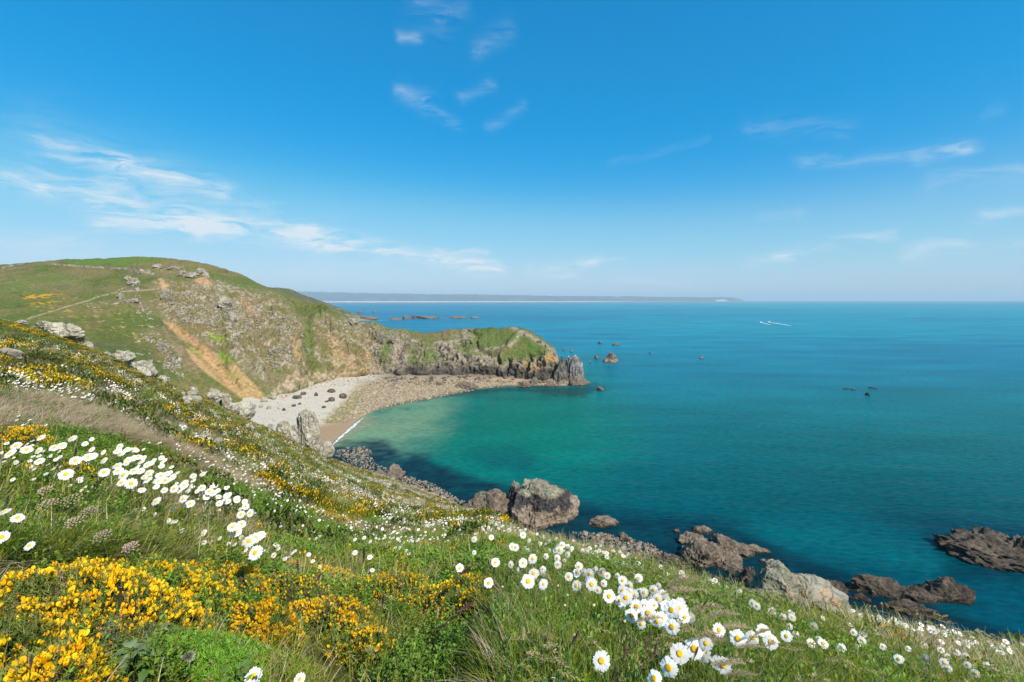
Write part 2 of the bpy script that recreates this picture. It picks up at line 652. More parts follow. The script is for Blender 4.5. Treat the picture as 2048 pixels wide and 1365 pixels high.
hill_slope = tag(link('hillside', mesh_np('hillside', V, grid_faces(len(rv), len(thv)), True, C), terrain_mat('turf', 3.0, 0.4, 0.12)), kind='structure')

# ------------------------------------------------------------------ sea


def axis(a, b, step, far, g=1.14):
    mid = np.arange(a, b + 1e-6, step)
    up, d, x = [], step, b
    while x < far:
        d *= g
        x += d
        up.append(x)
    dn, d, x = [], step, a
    while x > -far:
        d *= g
        x -= d
        dn.append(x)
    return np.concatenate([dn[::-1], mid, up])


ax = axis(-110, 150, 1.6, 60000)
ay = axis(92, 330, 1.6, 60000)
ay = ay[ay > -300]
XX, YY = np.meshgrid(ax, ay)
V = np.stack([XX.ravel(), YY.ravel(), np.zeros(XX.size)], 1)
Vp = V.copy()
Vp[:, 1] = np.maximum(Vp[:, 1], 40)
px, py = project(Vp)
nW = fbm(P2(V[:, 0] / 16, V[:, 1] / 16), 5, 41)
nW2 = fbm(P2(V[:, 0] / 60, V[:, 1] / 26), 4, 47)
nWf = fbm(P2(V[:, 0] / 4.0, V[:, 1] / 4.0), 4, 45)
wx, wy = px + nW * 26 + nWf * 10, py + nW2 * 14 + nWf * 6
yk = [604, 612, 640, 690, 740, 800, 860, 950, 1050, 1150, 1300]
ck = [lin(20, 148, 182), lin(20, 148, 180), lin(14, 142, 176), lin(8, 126, 162), lin(4, 114, 146), lin(2, 112, 130), lin(0, 106, 116), lin(0, 93, 104), lin(0, 84, 98), lin(0, 82, 102), lin(0, 76, 100)]
ck = np.array(ck) * np.interp(yk, [600, 760, 950], [1, 1, .9])[:, None] * np.array([1, .73, .64])
C = np.stack([np.interp(wy, yk, ck[:, i]) for i in range(3)], 1)
left_deep = sstep(1500, 700, wx) * sstep(760, 640, wy)
C = blend(C, lin(6, 92, 134), left_deep * 0.55)
far_n = fbm(P2(V[:, 0] / 900, V[:, 1] / 260), 4, 49)
C = blend(C, lin(4, 86, 118), sstep(0.1, 0.5, far_n) * 0.35)
C = blend(C, lin(10, 132, 140), sstep(0.1, 0.5, -far_n) * 0.35 * sstep(800, 640, wy))
em = sstep(-130, 70, poly_sd(wx, wy, [(680, 870), (800, 815), (1000, 785), (1170, 790), (1220, 850), (1120, 930), (900, 930)]))
C = blend(C, lin(0, 98, 82), em * 0.95)
sandy = sstep(-60, 60, poly_sd(wx, wy, [(655, 885), (695, 855), (735, 822), (800, 808), (890, 805), (860, 862), (780, 895), (700, 900)]))
C = blend(C, lin(112, 138, 104), sandy * 0.95)
sand2 = sstep(-10, 16, poly_sd(wx, wy, [(655, 885), (695, 855), (730, 826), (750, 826), (715, 866), (680, 892)]))
C = blend(C, lin(140, 134, 100), sand2 * 0.8)
gl = sstep(-10, 22, poly_sd(wx, wy, [(900, 950), (1010, 942), (1030, 956), (960, 966)]))
weed = sstep(-12, 10, poly_sd(wx, wy, [(600, 895), (690, 886), (760, 883), (800, 905), (850, 908), (880, 930), (950, 962), (1040, 985), (1160, 1000), (1210, 1035), (1400, 1050),
                                        (1520, 1080), (1620, 1130), (1720, 1160), (1900, 1230), (2100, 1290), (2100, 1500), (600, 1500)]))
C = blend(C, lin(4, 38, 48), weed * (0.75 + 0.25 * sstep(-0.3, 0.3, nWf)))
patch = sstep(-24, 20, poly_sd(wx + nWf * 14, wy + nW * 10, [(925, 912), (960, 900), (1050, 902), (1075, 920), (1050, 945), (980, 940)]))
C = blend(C, lin(0, 66, 70), patch * 0.6)
C = blend(C, lin(0, 106, 94), gl * 0.7)
for pl in ([(1180, 1010), (1330, 1030), (1500, 1050), (1420, 1070), (1250, 1045)], [(1760, 1030), (1900, 1038), (2048, 1060), (1900, 1070)], [(1850, 1060), (2060, 1050), (2100, 1160), (1900, 1165)]):
    C = blend(C, lin(0, 46, 58), sstep(-25, 20, poly_sd(wx, wy, pl)) * 0.75)
lit = sstep(-40, 30, poly_sd(wx, wy, [(1500, 1050), (1640, 1060), (1900, 1120), (1880, 1145), (1700, 1110), (1560, 1085)]))
C = blend(C, lin(0, 88, 90), lit * 0.6)  # paler teal band blended into the sea colour
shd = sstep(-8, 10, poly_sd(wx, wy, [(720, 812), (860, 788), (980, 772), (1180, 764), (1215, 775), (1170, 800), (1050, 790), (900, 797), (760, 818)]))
C = blend(C, lin(12, 46, 48), shd * 0.72)  # headland's shade and reflection along its foot, painted into the sea colour
m = bpy.data.materials.new('sea_water')
m.use_nodes = True
nt = m.node_tree
nt.nodes.clear()
out = nt.nodes.new('ShaderNodeOutputMaterial')
at = nt.nodes.new('ShaderNodeVertexColor')
at.layer_name = 'Col'
g = nt.nodes.new('ShaderNodeNewGeometry')
mp = nt.nodes.new('ShaderNodeMapping')
mp.inputs['Rotation'].default_value = (0, 0, R(28))
mp.inputs['Scale'].default_value = (0.35, 1.0, 1.0)
nt.links.new(g.outputs['Position'], mp.inputs['Vector'])
wv1 = tex_noise(nt, 0.8, 3, 0.55, mp.outputs[0], 0.3)
wv2 = tex_noise(nt, 0.12, 3, 0.5, mp.outputs[0])
wv3 = tex_noise(nt, 0.02, 4, 0.6, mp.outputs[0])
nb = bump(nt, wv2.outputs[0], 0.5, 1.1)
nb = bump(nt, wv1.outputs[0], 0.6, 0.45, nb)
# sunlight on wave crests and shade in troughs, painted into the water colour
wc = mixrgb(nt, 1.0, at.outputs[0], mrange(nt, wv1.outputs[0], 0.3, 0.7, 0.74, 1.28), 'MULTIPLY')
wc = mixrgb(nt, 1.0, wc, mrange(nt, wv3.outputs[0], 0.3, 0.7, 0.78, 1.22), 'MULTIPLY')
df = nt.nodes.new('ShaderNodeBsdfDiffuse')
nt.links.new(wc, df.inputs['Color'])
nt.links.new(nb, df.inputs['Normal'])
gs = nt.nodes.new('ShaderNodeBsdfGlossy')
gs.inputs['Roughness'].default_value = 0.12
nt.links.new(nb, gs.inputs['Normal'])
fr = nt.nodes.new('ShaderNodeFresnel')
fr.inputs['IOR'].default_value = 1.33
nt.links.new(nb, fr.inputs['Normal'])
mx = nt.nodes.new('ShaderNodeMixShader')
nt.links.new(math_n(nt, 'MINIMUM', math_n(nt, 'MULTIPLY', fr.outputs[0], 0.4), 0.15), mx.inputs[0])
nt.links.new(df.outputs[0], mx.inputs[1])
nt.links.new(gs.outputs[0], mx.inputs[2])
nt.links.new(mx.outputs[0], out.inputs['Surface'])
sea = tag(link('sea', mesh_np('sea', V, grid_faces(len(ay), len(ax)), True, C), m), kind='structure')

# ------------------------------------------------------------------ the headland across the bay
_HL = [  # photo x, base (photo y, distance), ridge (photo y, distance), profile power
    (-420, 720, 235, 552, 450, .95), (-200, 712, 240, 540, 455, .95), (0, 700, 250, 527, 468, .95), (70, 705, 250, 523, 474, .95), (130, 725, 250, 517, 480, .95), (200, 745, 252, 516, 486, .93), (275, 772, 255, 511, 492, .92),
    (320, 790, 258, 514, 492, .9), (370, 802, 262, 519, 490, .88), (430, 815, 270, 531, 486, .85), (480, 818, 275, 547, 482, .82), (520, 812, 283, 568, 480, .8), (560, 795, 300, 584, 478, .75), (600, 779, 322, 599, 475, .7),
    (640, 766, 345, 612, 472, .62), (690, 757, 368, 630, 468, 0.70), (720, 753, 380, 644, 465, 0.66), (745, 752, 387, 651, 462, 0.64), (800, 753, 392, 661, 458, 0.64), (860, 753, 396, 668, 452, 0.64),
    (900, 754, 396, 661, 450, 0.62), (940, 755, 394, 655, 447, 0.60), (985, 757, 390, 657, 442, 0.56), (1040, 760, 384, 655, 434, 0.52), (1065, 762, 381, 664, 426, 0.50), (1090, 764, 378, 680, 412, 0.50),
    (1106, 766, 376, 694, 402, .38), (1114, 768, 375, 708, 394, .42), (1119, 769, 374, 728, 388, .5), (1124, 770, 373, 752, 380, .7), (1128, 771, 372, 769, 374, 1)]
_HL = np.array(_HL, float)
hx = np.concatenate([np.linspace(-420, 0, 60)[:-1], np.linspace(0, 1128, 800)])
hx = np.sort(hx)
ncol = len(hx)
tf = np.concatenate([[-0.06], np.linspace(0, 1, 210)])
tb = np.linspace(0, 1, 26)[1:]


def sm(a, k):
    w = np.exp(-0.5 * (np.arange(-3 * k, 3 * k + 1) / k) ** 2)
    w /= w.sum()
    return np.convolve(np.pad(a, 3 * k, mode='edge'), w, 'valid')


by_ = sm(np.interp(hx, _HL[:, 0], _HL[:, 1]), 5)
bY_ = sm(np.interp(hx, _HL[:, 0], _HL[:, 2]), 5)
ry_ = sm(np.interp(hx, _HL[:, 0], _HL[:, 3]), 3)
rY_ = sm(np.interp(hx, _HL[:, 0], _HL[:, 4]), 5)
pw_ = sm(np.interp(hx, _HL[:, 0], _HL[:, 5]), 8)
ry_ = ry_ + fbm(P2(hx / 9.0, 0 * hx), 3, 77) * np.where(hx > 640, 2.6, 1.0)
rows = []
for t in tf:
    Yt = bY_ + (rY_ - bY_) * t
    ub, vb = ray(hx, by_)
    ur, vr = ray(hx, ry_)
    zb = CAM_H + vb * bY_
    zr = CAM_H + vr * rY_
    # cliff foot, grassy shoulder
    g_ = np.sign(t) * np.abs(t) ** pw_ if t > 0 else np.full(ncol, t * 2.5)
    zt = zb + (zr - zb) * g_
    rows.append(np.stack([ur * Yt, Yt, zt], 1))
front_top = rows[-1]
for t in tb:
    ridge = front_top
    drop = np.where(hx < 480, 12, np.interp(hx, [480, 640, 760, 1128], [30, 62, 62, 45]))
    run = np.where(hx < 480, 420, np.interp(hx, [480, 640, 760, 1128], [300, 120, 55, 18]))
    P = ridge.copy()
    P[:, 1] += run * t
    P[:, 0] += ridge[:, 0] / ridge[:, 1] * run * t
    P[:, 2] -= (ridge[:, 2] + 4 - np.where(hx < 480, ridge[:, 2] - 10, 0)) * np.minimum(t ** 1.6, 1) if False else (np.where(hx < 480, 14.0, ridge[:, 2] + 4) * t ** 1.5)
    rows.append(P)
G = np.stack(rows, 0)
nrow = G.shape[0]
dU = np.gradient(G, axis=1)
dT = np.gradient(G, axis=0)
N = np.cross(dU, dT)
N /= np.linalg.norm(N, axis=2, keepdims=True) + 1e-9
N[N[..., 2] < 0] *= -1
Vh = G.reshape(-1, 3).copy()
Nh = N.reshape(-1, 3)
px, py = project(Vh)
nfa = fbm(Vh / 18.0, 4, 61)
nfb = fbm(Vh / 6.0, 4, 67)
pxw, pyw = px + nfa * 16 + nfb * 6, py + nfa * 10 + nfb * 5
# where rock is bare
face = sstep(-22, 22, poly_sd(pxw, pyw, [(318, 572), (420, 560), (540, 592), (620, 640), (700, 640), (760, 660), (790, 742), (700, 765), (600, 775), (540, 790), (470, 735), (400, 690), (335, 650), (312, 610)]))
lowc = sstep(-10, 10, poly_sd(pxw, pyw, [(755, 665), (815, 670), (850, 700), (890, 680), (945, 668), (952, 700), (985, 715), (985, 745), (1010, 722), (1045, 715), (1075, 712), (1100, 700), (1120, 705), (1135, 780), (760, 780), (740, 750)]))
crag = np.clip(np.maximum(face * 0.8, lowc), 0, 1)
stretch = Vh * np.array([1, 1, 0.6])
cr1 = ridged(stretch / 15.0, 5, 71, 0.55)
cr2 = ridged(stretch / 4.5, 4, 73, 0.55)
disp = crag * (6.5 * (cr1 - 0.25) + 3.0 * (cr2 - 0.2)) + (1 - crag) * (1.6 * nfa + 0.7 * nfb + 0.5 * ridged(Vh / 9.0, 3, 79))
# gullies and spurs down the face
t_row = np.repeat(np.concatenate([tf, np.full(len(tb), 1.0)]), ncol)
for pts, w, a in (([(640, 622), (665, 660), (715, 755)], 12, 5.0), ([(600, 612), (612, 660), (618, 745)], 10, -4.5), ([(560, 600), (560, 680), (590, 770)], 14, 3.5), ([(700, 655), (735, 700), (785, 750)], 9, -3.0),
                  ([(750, 655), (752, 700), (800, 752)], 12, 3.0), ([(800, 680), (790, 745)], 8, -3.5), ([(850, 690), (850, 750)], 13, 3.2), ([(945, 660), (960, 700), (975, 715)], 6, -3.0), ([(1045, 668), (1000, 712), (985, 750)], 7, 3.0),
                  ([(990, 725), (985, 755)], 6, -4.0), ([(1018, 720), (1015, 752)], 4, -4.0), ([(1055, 712), (1048, 750)], 4, -5.0), ([(1085, 712), (1088, 760)], 9, 3.0),
                  ([(330, 640), (390, 690), (500, 800)], 12, -3.0), ([(430, 590), (455, 640), (470, 720)], 12, 2.5), ([(500, 600), (520, 690), (560, 780)], 12, -2.5)):
    disp += 1.25 * a * np.exp(-(line_d(pxw, py, pts) / w) ** 2) * np.where(py > 520, 1, 0)
fade = np.ones(len(Vh))
fade[t_row <= 0] = 0.3
rdg = sstep(0.86, 1.0, t_row)
disp *= fade * (1 - 0.55 * rdg * (px < 640))
Vh = Vh + Nh * disp[:, None]
# ---- ground cover, painted on by place
px, py = project(Vh)
nC = fbm(Vh / 2.2, 4, 81)
nD = fbm(Vh / 9.0, 4, 83)
nE = fbm(Vh / 30.0, 3, 85)
nG = fbm(Vh / 1.1, 3, 87)
pxw, pyw = px + nD * 12 + nC * 4, py + nD * 7 + nC * 3
C = np.tile(np.array([0.118, 0.118, 0.036]), (len(Vh), 1))
C = blend(C, (0.082, 0.108, 0.022), sstep(-0.05, 0.35, nE))
C = blend(C, (0.165, 0.128, 0.060), sstep(-0.1, 0.35, -nE + 0.5 * nD + 0.3 * nC) * 0.8)
C = blend(C, (0.05, 0.07, 0.018), sstep(0.15, 0.45, nD) * 0.55)


def mk(pts, soft=6, amt=1.0):
    return sstep(-soft, soft, poly_sd(pxw, pyw, pts)) * amt


def ml(pts, w, amt=1.0):
    return np.exp(-(line_d(pxw, pyw, pts) / w) ** 2) * amt


C = blend(C, (0.085, 0.145, 0.022), mk([(130, 520), (300, 512), (340, 522), (250, 528), (150, 530)], 3, .9))
C = blend(C, (0.10, 0.14, 0.03), mk([(0, 560), (130, 545), (180, 560), (100, 575), (0, 585)], 10, .6))
C = blend(C, (0.17, 0.135, 0.07), mk([(50, 565), (150, 560), (150, 572), (60, 575)], 6, .6))
C = blend(C, (0.17, 0.12, 0.065), mk([(100, 535), (230, 535), (200, 548), (120, 545)], 6, .45))
C = blend(C, (0.06, 0.075, 0.02), mk([(180, 640), (300, 690), (330, 740), (200, 700)], 20, .55))
# heath brown between the stones of the face
C = blend(C, (0.20, 0.155, 0.095), face * sstep(-0.35, 0.25, nE + 0.5 * nD + 0.1) * 0.75)
# pale stones sticking out
stone = face * sstep(0.10, 0.28, nC * 0.55 + nD * 0.45 + 0.22 * nG + 0.02)
C = blend(C, (0.32, 0.275, 0.215), stone * 0.9)
sto2 = mk([(150, 600), (260, 590), (320, 650), (360, 740), (300, 740), (230, 660)], 20, 1) * sstep(0.22, 0.4, nC * 0.6 + nD * 0.4)
C = blend(C, (0.36, 0.34, 0.28), sto2 * 0.8)
# cliffs
rk = lowc * sstep(-0.38, 0.12, nD * 0.6 + nC * 0.5 + 0.22)
cc = np.tile(np.array([0.225, 0.19, 0.145]), (len(Vh), 1))
cc = blend(cc, (0.075, 0.066, 0.058), sstep(0.0, 0.4, nC))
cc = blend(cc, (0.32, 0.27, 0.20), sstep(0.05, 0.4, -nC) * 0.7)
cc = blend(cc, (0.36, 0.21, 0.07), mk([(1040, 720), (1085, 700), (1120, 708), (1125, 745), (1080, 745), (1050, 745)], 8, 1) * sstep(-0.2, 0.25, nD + 0.4 * nC) * 0.85)
C = C * (1 - rk[:, None]) + cc * rk[:, None]
# green shelves on the cliff
for p in ([(612, 640), (622, 640), (628, 700), (640, 740), (618, 745), (606, 690)], [(945, 668), (1000, 660), (1055, 660), (1050, 672), (1010, 690), (975, 705), (950, 690)],
          [(985, 722), (1010, 705), (1045, 690), (1090, 680), (1110, 700), (1080, 715), (1030, 722)], [(905, 690), (950, 680), (965, 710), (935, 712)], [(860, 690), (875, 720), (850, 735), (842, 705)],
          [(810, 690), (830, 690), (845, 740), (825, 735)], [(770, 670), (785, 690), (775, 730), (755, 720)]):
    C = blend(C, (0.095, 0.125, 0.03), mk(p, 7, .9) * sstep(-0.42, 0.0, nD + 0.3 * nC + 0.12))
C = blend(C, (0.05, 0.10, 0.015), mk([(1060, 690), (1085, 692), (1078, 708), (1055, 702)], 8, .7))
# rock bands in the head's grass
for p, w in (([(945, 700), (985, 700), (1020, 690), (1045, 670)], 4.0), ([(1030, 660), (1060, 672), (1095, 695), (1115, 710)], 4.5), ([(880, 690), (930, 672), (945, 657)], 5), ([(960, 712), (1000, 716)], 4)):
    C = blend(C, (0.27, 0.235, 0.18), ml(p, w, .9) * sstep(-0.35, 0.1, nC + 0.1))
# earth: the orange slip and smaller ones
for p, c_, s_ in (([(372, 692), (398, 698), (430, 716), (452, 740), (455, 730), (470, 728), (492, 752), (520, 782), (536, 800), (500, 810), (462, 782), (420, 752), (388, 724)], (0.37, 0.24, 0.115), 3),
                  ([(326, 640), (345, 645), (372, 662), (420, 700), (448, 722), (440, 728), (395, 696), (350, 668)], (0.36, 0.21, 0.105), 4),
                  ([(325, 660), (352, 668), (378, 710), (402, 755), (385, 745), (350, 700)], (0.25, 0.175, 0.115), 5),
                  ([(660, 665), (690, 690), (722, 720), (752, 745), (700, 752), (672, 735), (655, 700)], (0.34, 0.235, 0.14), 8),
                  ([(585, 670), (600, 680), (600, 720), (585, 715)], (0.38, 0.25, 0.12), 5),
                  ([(402, 555), (410, 553), (428, 568), (410, 570), (390, 562)], (0.38, 0.22, 0.125), 2),
                  ([(322, 560), (330, 556), (332, 566), (338, 568), (328, 578), (320, 572)], (0.40, 0.24, 0.13), 1.5),
                  ([(480, 590), (500, 600), (520, 640), (500, 640)], (0.33, 0.19, 0.12), 7),
                  ([(560, 760), (600, 740), (660, 742), (720, 748), (700, 768), (600, 780), (545, 800), (535, 790)], (0.40, 0.31, 0.22), 8),
                  ([(730, 700), (740, 705), (742, 725), (732, 720)], (0.38, 0.24, 0.12), 3)):
    lo_ = -0.75 if s_ < 5 else -0.35
    q = mk(p, s_, .92 if s_ < 5 else .7) * sstep(lo_, lo_ + .55, nC + 0.3 * nD)
    C = blend(C, c_, q)
# bright new growth
for p in ([(415, 668), (470, 672), (462, 680), (430, 682)], [(440, 700), (470, 716), (468, 728), (440, 720)], [(372, 690), (398, 702), (410, 722), (380, 700)], [(455, 738), (470, 742), (468, 752), (458, 748)]):
    C = blend(C, (0.16, 0.24, 0.02), mk(p, 4, .8) * sstep(-0.3, 0.1, nC + 0.1))
# paths and a gorse bank
C = blend(C, (0.33, 0.25, 0.16), np.exp(-(line_d(px, py, [(55, 636), (90, 625), (140, 610), (175, 600), (200, 591), (240, 582), (290, 579), (330, 575)]) / 1.3) ** 2) * 0.8)
go_ = mk([(50, 585), (110, 583), (150, 600), (165, 620), (110, 635), (60, 615)], 12, 1) + mk([(90, 625), (260, 610), (330, 700), (240, 680)], 20, .35)
C = blend(C, (0.42, 0.24, 0.008), np.clip(go_, 0, 1) * sstep(0.16, 0.26, nC * 0.6 + nD * 0.5) * 0.9)
# dark tidal foot of the cliffs
zz = Vh[:, 2] + 3.5 * nD + 1.5 * nC
C = blend(C, (0.052, 0.045, 0.042), sstep(16.0, 9.0, zz) * sstep(770, 830, px) * 0.88)
C = blend(C, (0.26, 0.205, 0.15), sstep(5.0, 3.5, zz) * sstep(735, 800, px) * 0.85)
headland_me = mesh_np('headland', Vh, grid_faces(nrow, ncol), True, C)
headland = tag(link('headland', headland_me, terrain_mat('headland_ground', 0.55, 0.12, 1.1, (0.6, 1.4))), kind='structure')
_fq = grid_faces(nrow, ncol)
bvh_head = BVHTree.FromPolygons([tuple(v) for v in Vh], [tuple(f) for f in _fq[::1]], all_triangles=False)


def on_headland(px, py):
    u, v = ray(px, py)
    h = bvh_head.ray_cast(Vector((0, 0, CAM_H)), Vector((u, 1, v)).normalized())
    return h[0], h[1]


# ------------------------------------------------------------------ the hill behind, with its rocky shore
hx2 = np.linspace(430, 800, 200)
rg = np.interp(hx2, [430, 500, 560, 580, 610, 650, 690, 720, 740, 765, 800], [570, 571, 575, 578, 590, 604, 620, 631, 636, 640, 644])
YR = np.interp(hx2, [430, 690, 740, 800], [1500, 1850, 1850, 1850])
rows = []
for t in np.linspace(0, 1.5, 46):
    u, v = ray(hx2, rg)
    zr = np.maximum(CAM_H + v * YR, -2)
    tt = t if t < 1 else 1
    Yt = YR - 220 + 220 * t * np.where(t > 1, 1.6, 1)
    z = zr * (tt ** .7) - (0 if t < 1 else (t - 1) * 2 * (zr + 3)) - 1.5 * (t == 0)
    rows.append(np.stack([u * Yt, Yt, z], 1))
V = np.concatenate(rows)
V[:, 2] += fbm(V / 30.0, 4, 91) * 4 * np.clip(V[:, 2] / 8, 0.2, 1)
px, py = project(V)
n1 = fbm(V / 18.0, 4, 93)
C = np.tile(np.array([0.075, 0.085, 0.032]), (len(V), 1))
C = blend(C, (0.14, 0.105, 0.055), sstep(0, 0.35, n1) * .7)
C = blend(C, (0.26, 0.215, 0.16), sstep(640, 700, px) * sstep(-0.1, 0.25, n1 + 0.25 * sstep(12, 3, V[:, 2])) * .8)
C = blend(C, (0.27, 0.22, 0.17), sstep(5, 2, V[:, 2]))
tag(link('hill', mesh_np('hill', V, grid_faces(46, 200), True, C), terrain_mat('hill_ground', 0.2, 0.06, 1.5)), kind='structure')

# ------------------------------------------------------------------ distant coast with its long pale beach
cx = np.linspace(520, 1486, 420)
dist = 25000.0
top = np.interp(cx, [520, 620, 680, 760, 850, 950, 1050, 1150, 1250, 1330, 1400, 1440, 1465, 1480, 1486], [580, 583, 585, 586.5, 588.5, 589.5, 591.5, 593.3, 594, 595, 595.3, 595.6, 597, 599.5, 602])
top = top + fbm(P2(cx / 14, cx * 0), 3, 95) * 0.8
base = 70.0 / dist * F_PX
rows = []
zt = CAM_H + ray(cx, top)[1] * dist
for f, yy in ((-0.02, -530), (0.0, -480), (0.11, -260), (0.15, -120), (0.35, 160), (0.6, 640), (0.8, 1500), (1.0, 2600), (0.9, 4400), (0.0, 7400)):
    u = ray(cx, top)[0]
    Yt = dist + yy
    z = zt * f * (Yt / dist if f > .1 else 1)
    if f >= .35:
        z = z + fbm(P2(u * 40 + yy, u * 0 + yy / 300.0), 3, 97) * 25 * np.clip(zt / 300, 0, 1)
    rows.append(np.stack([u * Yt, np.full(len(cx), Yt), np.maximum(z, -3)], 1))
V = np.concatenate(rows)
rowi = np.repeat(np.arange(10), len(cx))
nn = fbm(P2(V[:, 0] / 600, V[:, 1] / 600), 4, 99)
C = np.tile(np.array([0.03, 0.05, 0.035]), (len(V), 1))
C = blend(C, (0.07, 0.09, 0.05), sstep(0, .3, nn))
C = blend(C, (0.045, 0.055, 0.03), sstep(0.1, .4, -nn))
bs = (rowi <= 2) * np.clip(np.interp(np.tile(cx, 10), [600, 700, 1180, 1300, 1486], [0.6, 1, 1, .3, .05]), 0, 1)
C = blend(C, (0.62, 0.46, 0.35), bs)
tag(link('coast', mesh_np('coast', V, grid_faces(10, len(cx)), True, C), terrain_mat('coast_ground', 0.003, 0.001, 6.0)), kind='structure')

# ------------------------------------------------------------------ beach: grey sand, wet sand and the cobble bank
WL = [(632, 930), (650, 903), (668, 880), (690, 862), (715, 838), (745, 822), (800, 809), (850, 800), (900, 790), (960, 778), (1010, 773), (1060, 772), (1110, 773), (1140, 773)]
IN = [(500, 880, 5), (500, 862, 5.5), (498, 842, 6), (500, 815, 6.5), (545, 789, 8), (600, 770, 8.5), (660, 758, 8.5), (720, 748, 8), (780, 746, 6.5), (850, 748, 6), (920, 750, 5.5), (990, 753, 5), (1060, 757, 4.5), (1120, 763, 3)]
ns, nw_ = 260, 60
s = np.linspace(0, len(WL) - 1, ns)
w_ = np.array([tuple(on_plane(*p)) for p in WL])
i_ = np.array([tuple(on_plane(a, b_, c_)) for a, b_, c_ in IN])
k = np.arange(len(WL))
wl = np.stack([sm(np.interp(s, k, w_[:, j]), 5) for j in range(3)], 1)
il = np.stack([sm(np.interp(s, k, i_[:, j]), 5) for j in range(3)], 1)
rows = []
for t in np.linspace(-0.12, 1.25, nw_):
    P = wl + (il - wl) * t
    P[:, 2] = il[:, 2] * (np.sign(t) * abs(t) ** 0.85)
    rows.append(P)
V = np.concatenate(rows)
V[:, 2] += fbm(V / 9.0, 3, 101) * 0.35 * np.clip(V[:, 2] / 2.5, .05, 1)
px, py = project(V)
n1, n2 = fbm(V / 3.0, 4, 103), fbm(V / 0.9, 3, 105)
pw, qw = px + n1 * 12, py + n1 * 6
C = np.tile(lin(200, 190, 176) * 0.74, (len(V), 1))
C = C * (1 + 0.10 * n1[:, None] + 0.06 * n2[:, None])
cob = sstep(-8, 8, poly_sd(pw, qw, [(640, 850), (690, 800), (712, 768), (760, 752), (1150, 740), (1150, 790), (900, 800), (740, 826), (700, 846), (650, 850)]))
cobc = blend(np.tile(np.array([0.33, 0.26, 0.17]), (len(V), 1)), (0.18, 0.13, 0.085), sstep(0, .3, n2))
C = C * (1 - cob[:, None]) + cobc * cob[:, None]
C = blend(C, (0.44, 0.37, 0.23), sstep(-7, 7, poly_sd(pw, qw, [(640, 848), (700, 790), (718, 770), (726, 775), (700, 820), (660, 842)])) * .55)
C = blend(C, (0.12, 0.115, 0.03), sstep(-5, 6, poly_sd(pw, qw, [(636, 846), (668, 822), (705, 790), (728, 780), (705, 815), (685, 840), (650, 852)])) * sstep(-.1, .25, n2) * .8)
wet = sstep(-5, 6, poly_sd(px + n1 * 3, py + n1 * 2, [(600, 850), (640, 851), (690, 840), (730, 822), (770, 812), (700, 900), (620, 950)]))
C = blend(C, lin(178, 152, 122) * 0.62, wet)
C = blend(C, (0.06, 0.048, 0.038), sstep(0.9, 0.2, V[:, 2]) * .85 * sstep(725, 770, px))
C = blend(C, (0.15, 0.115, 0.085), sstep(0.62, 1.0, np.repeat(np.linspace(-0.12, 1.25, nw_), ns)) * sstep(735, 790, px) * .8)
beach = tag(link('beach', mesh_np('beach', V, grid_faces(nw_, ns), True, C), terrain_mat('beach_sand', 1.2, 0.2, 0.15, (0.85, 1.15))), kind='structure')
Vb = V
bvh_beach = BVHTree.FromPolygons([tuple(v) for v in V], [tuple(f) for f in grid_faces(nw_, ns)])


def on_beach(px, py):
    u, v = ray(px, py)
    h = bvh_beach.ray_cast(Vector((0, 0, CAM_H)), Vector((u, 1, v)).normalized())
    return h[0]


# breaking edge of the water
foam_pts = [(660, 894, 2), (672, 882, 4), (684, 871, 6), (698, 859, 7), (711, 848, 6), (723, 838, 3), (733, 831, 1.5)]
pc = np.array(foam_pts, float)
k = np.linspace(0, len(pc) - 1, 120)
fx, fy, fw = (np.interp(k, np.arange(len(pc)), pc[:, j]) for j in range(3))
fw = fw * (0.65 + 0.5 * fbm(P2(k * 1.2, k * 0), 3, 107)) * 0.46
rows = []
for t in np.linspace(-1, 1, 7):
    jit = fbm(P2(k * 3.1, k * 0 + t * 2), 3, 109) * 1.6
    rows.append(np.array([tuple(on_plane(a + t * w * .8 + j, b_ + t * w * .55, 0.22 + 0.10 * (1 - t * t))) for a, b_, w, j in zip(fx, fy, fw, jit)]))
mf, nt, b = new_mat('foam')
b.inputs['Base Color'].default_value = (0.78, 0.79, 0.78, 1)
b.inputs['Roughness'].default_value = 0.8
g = nt.nodes.new('ShaderNodeNewGeometry')
nf = tex_noise(nt, 1.2, 5, 0.7, g.outputs['Position'])
nt.links.new(mrange(nt, nf.outputs[0], 0.42, 0.52), b.inputs['Alpha'])
M_FOAM = mf
tag(link('surf', mesh_np('surf', np.concatenate(rows), grid_faces(7, 120)), mf), 'thin white line of surf on the sandy shore of the bay', 'surf', kind='stuff')

# ------------------------------------------------------------------ rocks
_ico = {}


def ico(level):
    if level not in _ico:
        bm = bmesh.new()
        bmesh.ops.create_icosphere(bm, subdivisions=level, radius=1.0)
        v = np.array([tuple(x.co) for x in bm.verts])
        f = np.array([[x.index for x in p.verts] for p in bm.faces])
        bm.free()
        _ico[level] = (v / np.linalg.norm(v, axis=1, keepdims=True), f)
    return _ico[level]


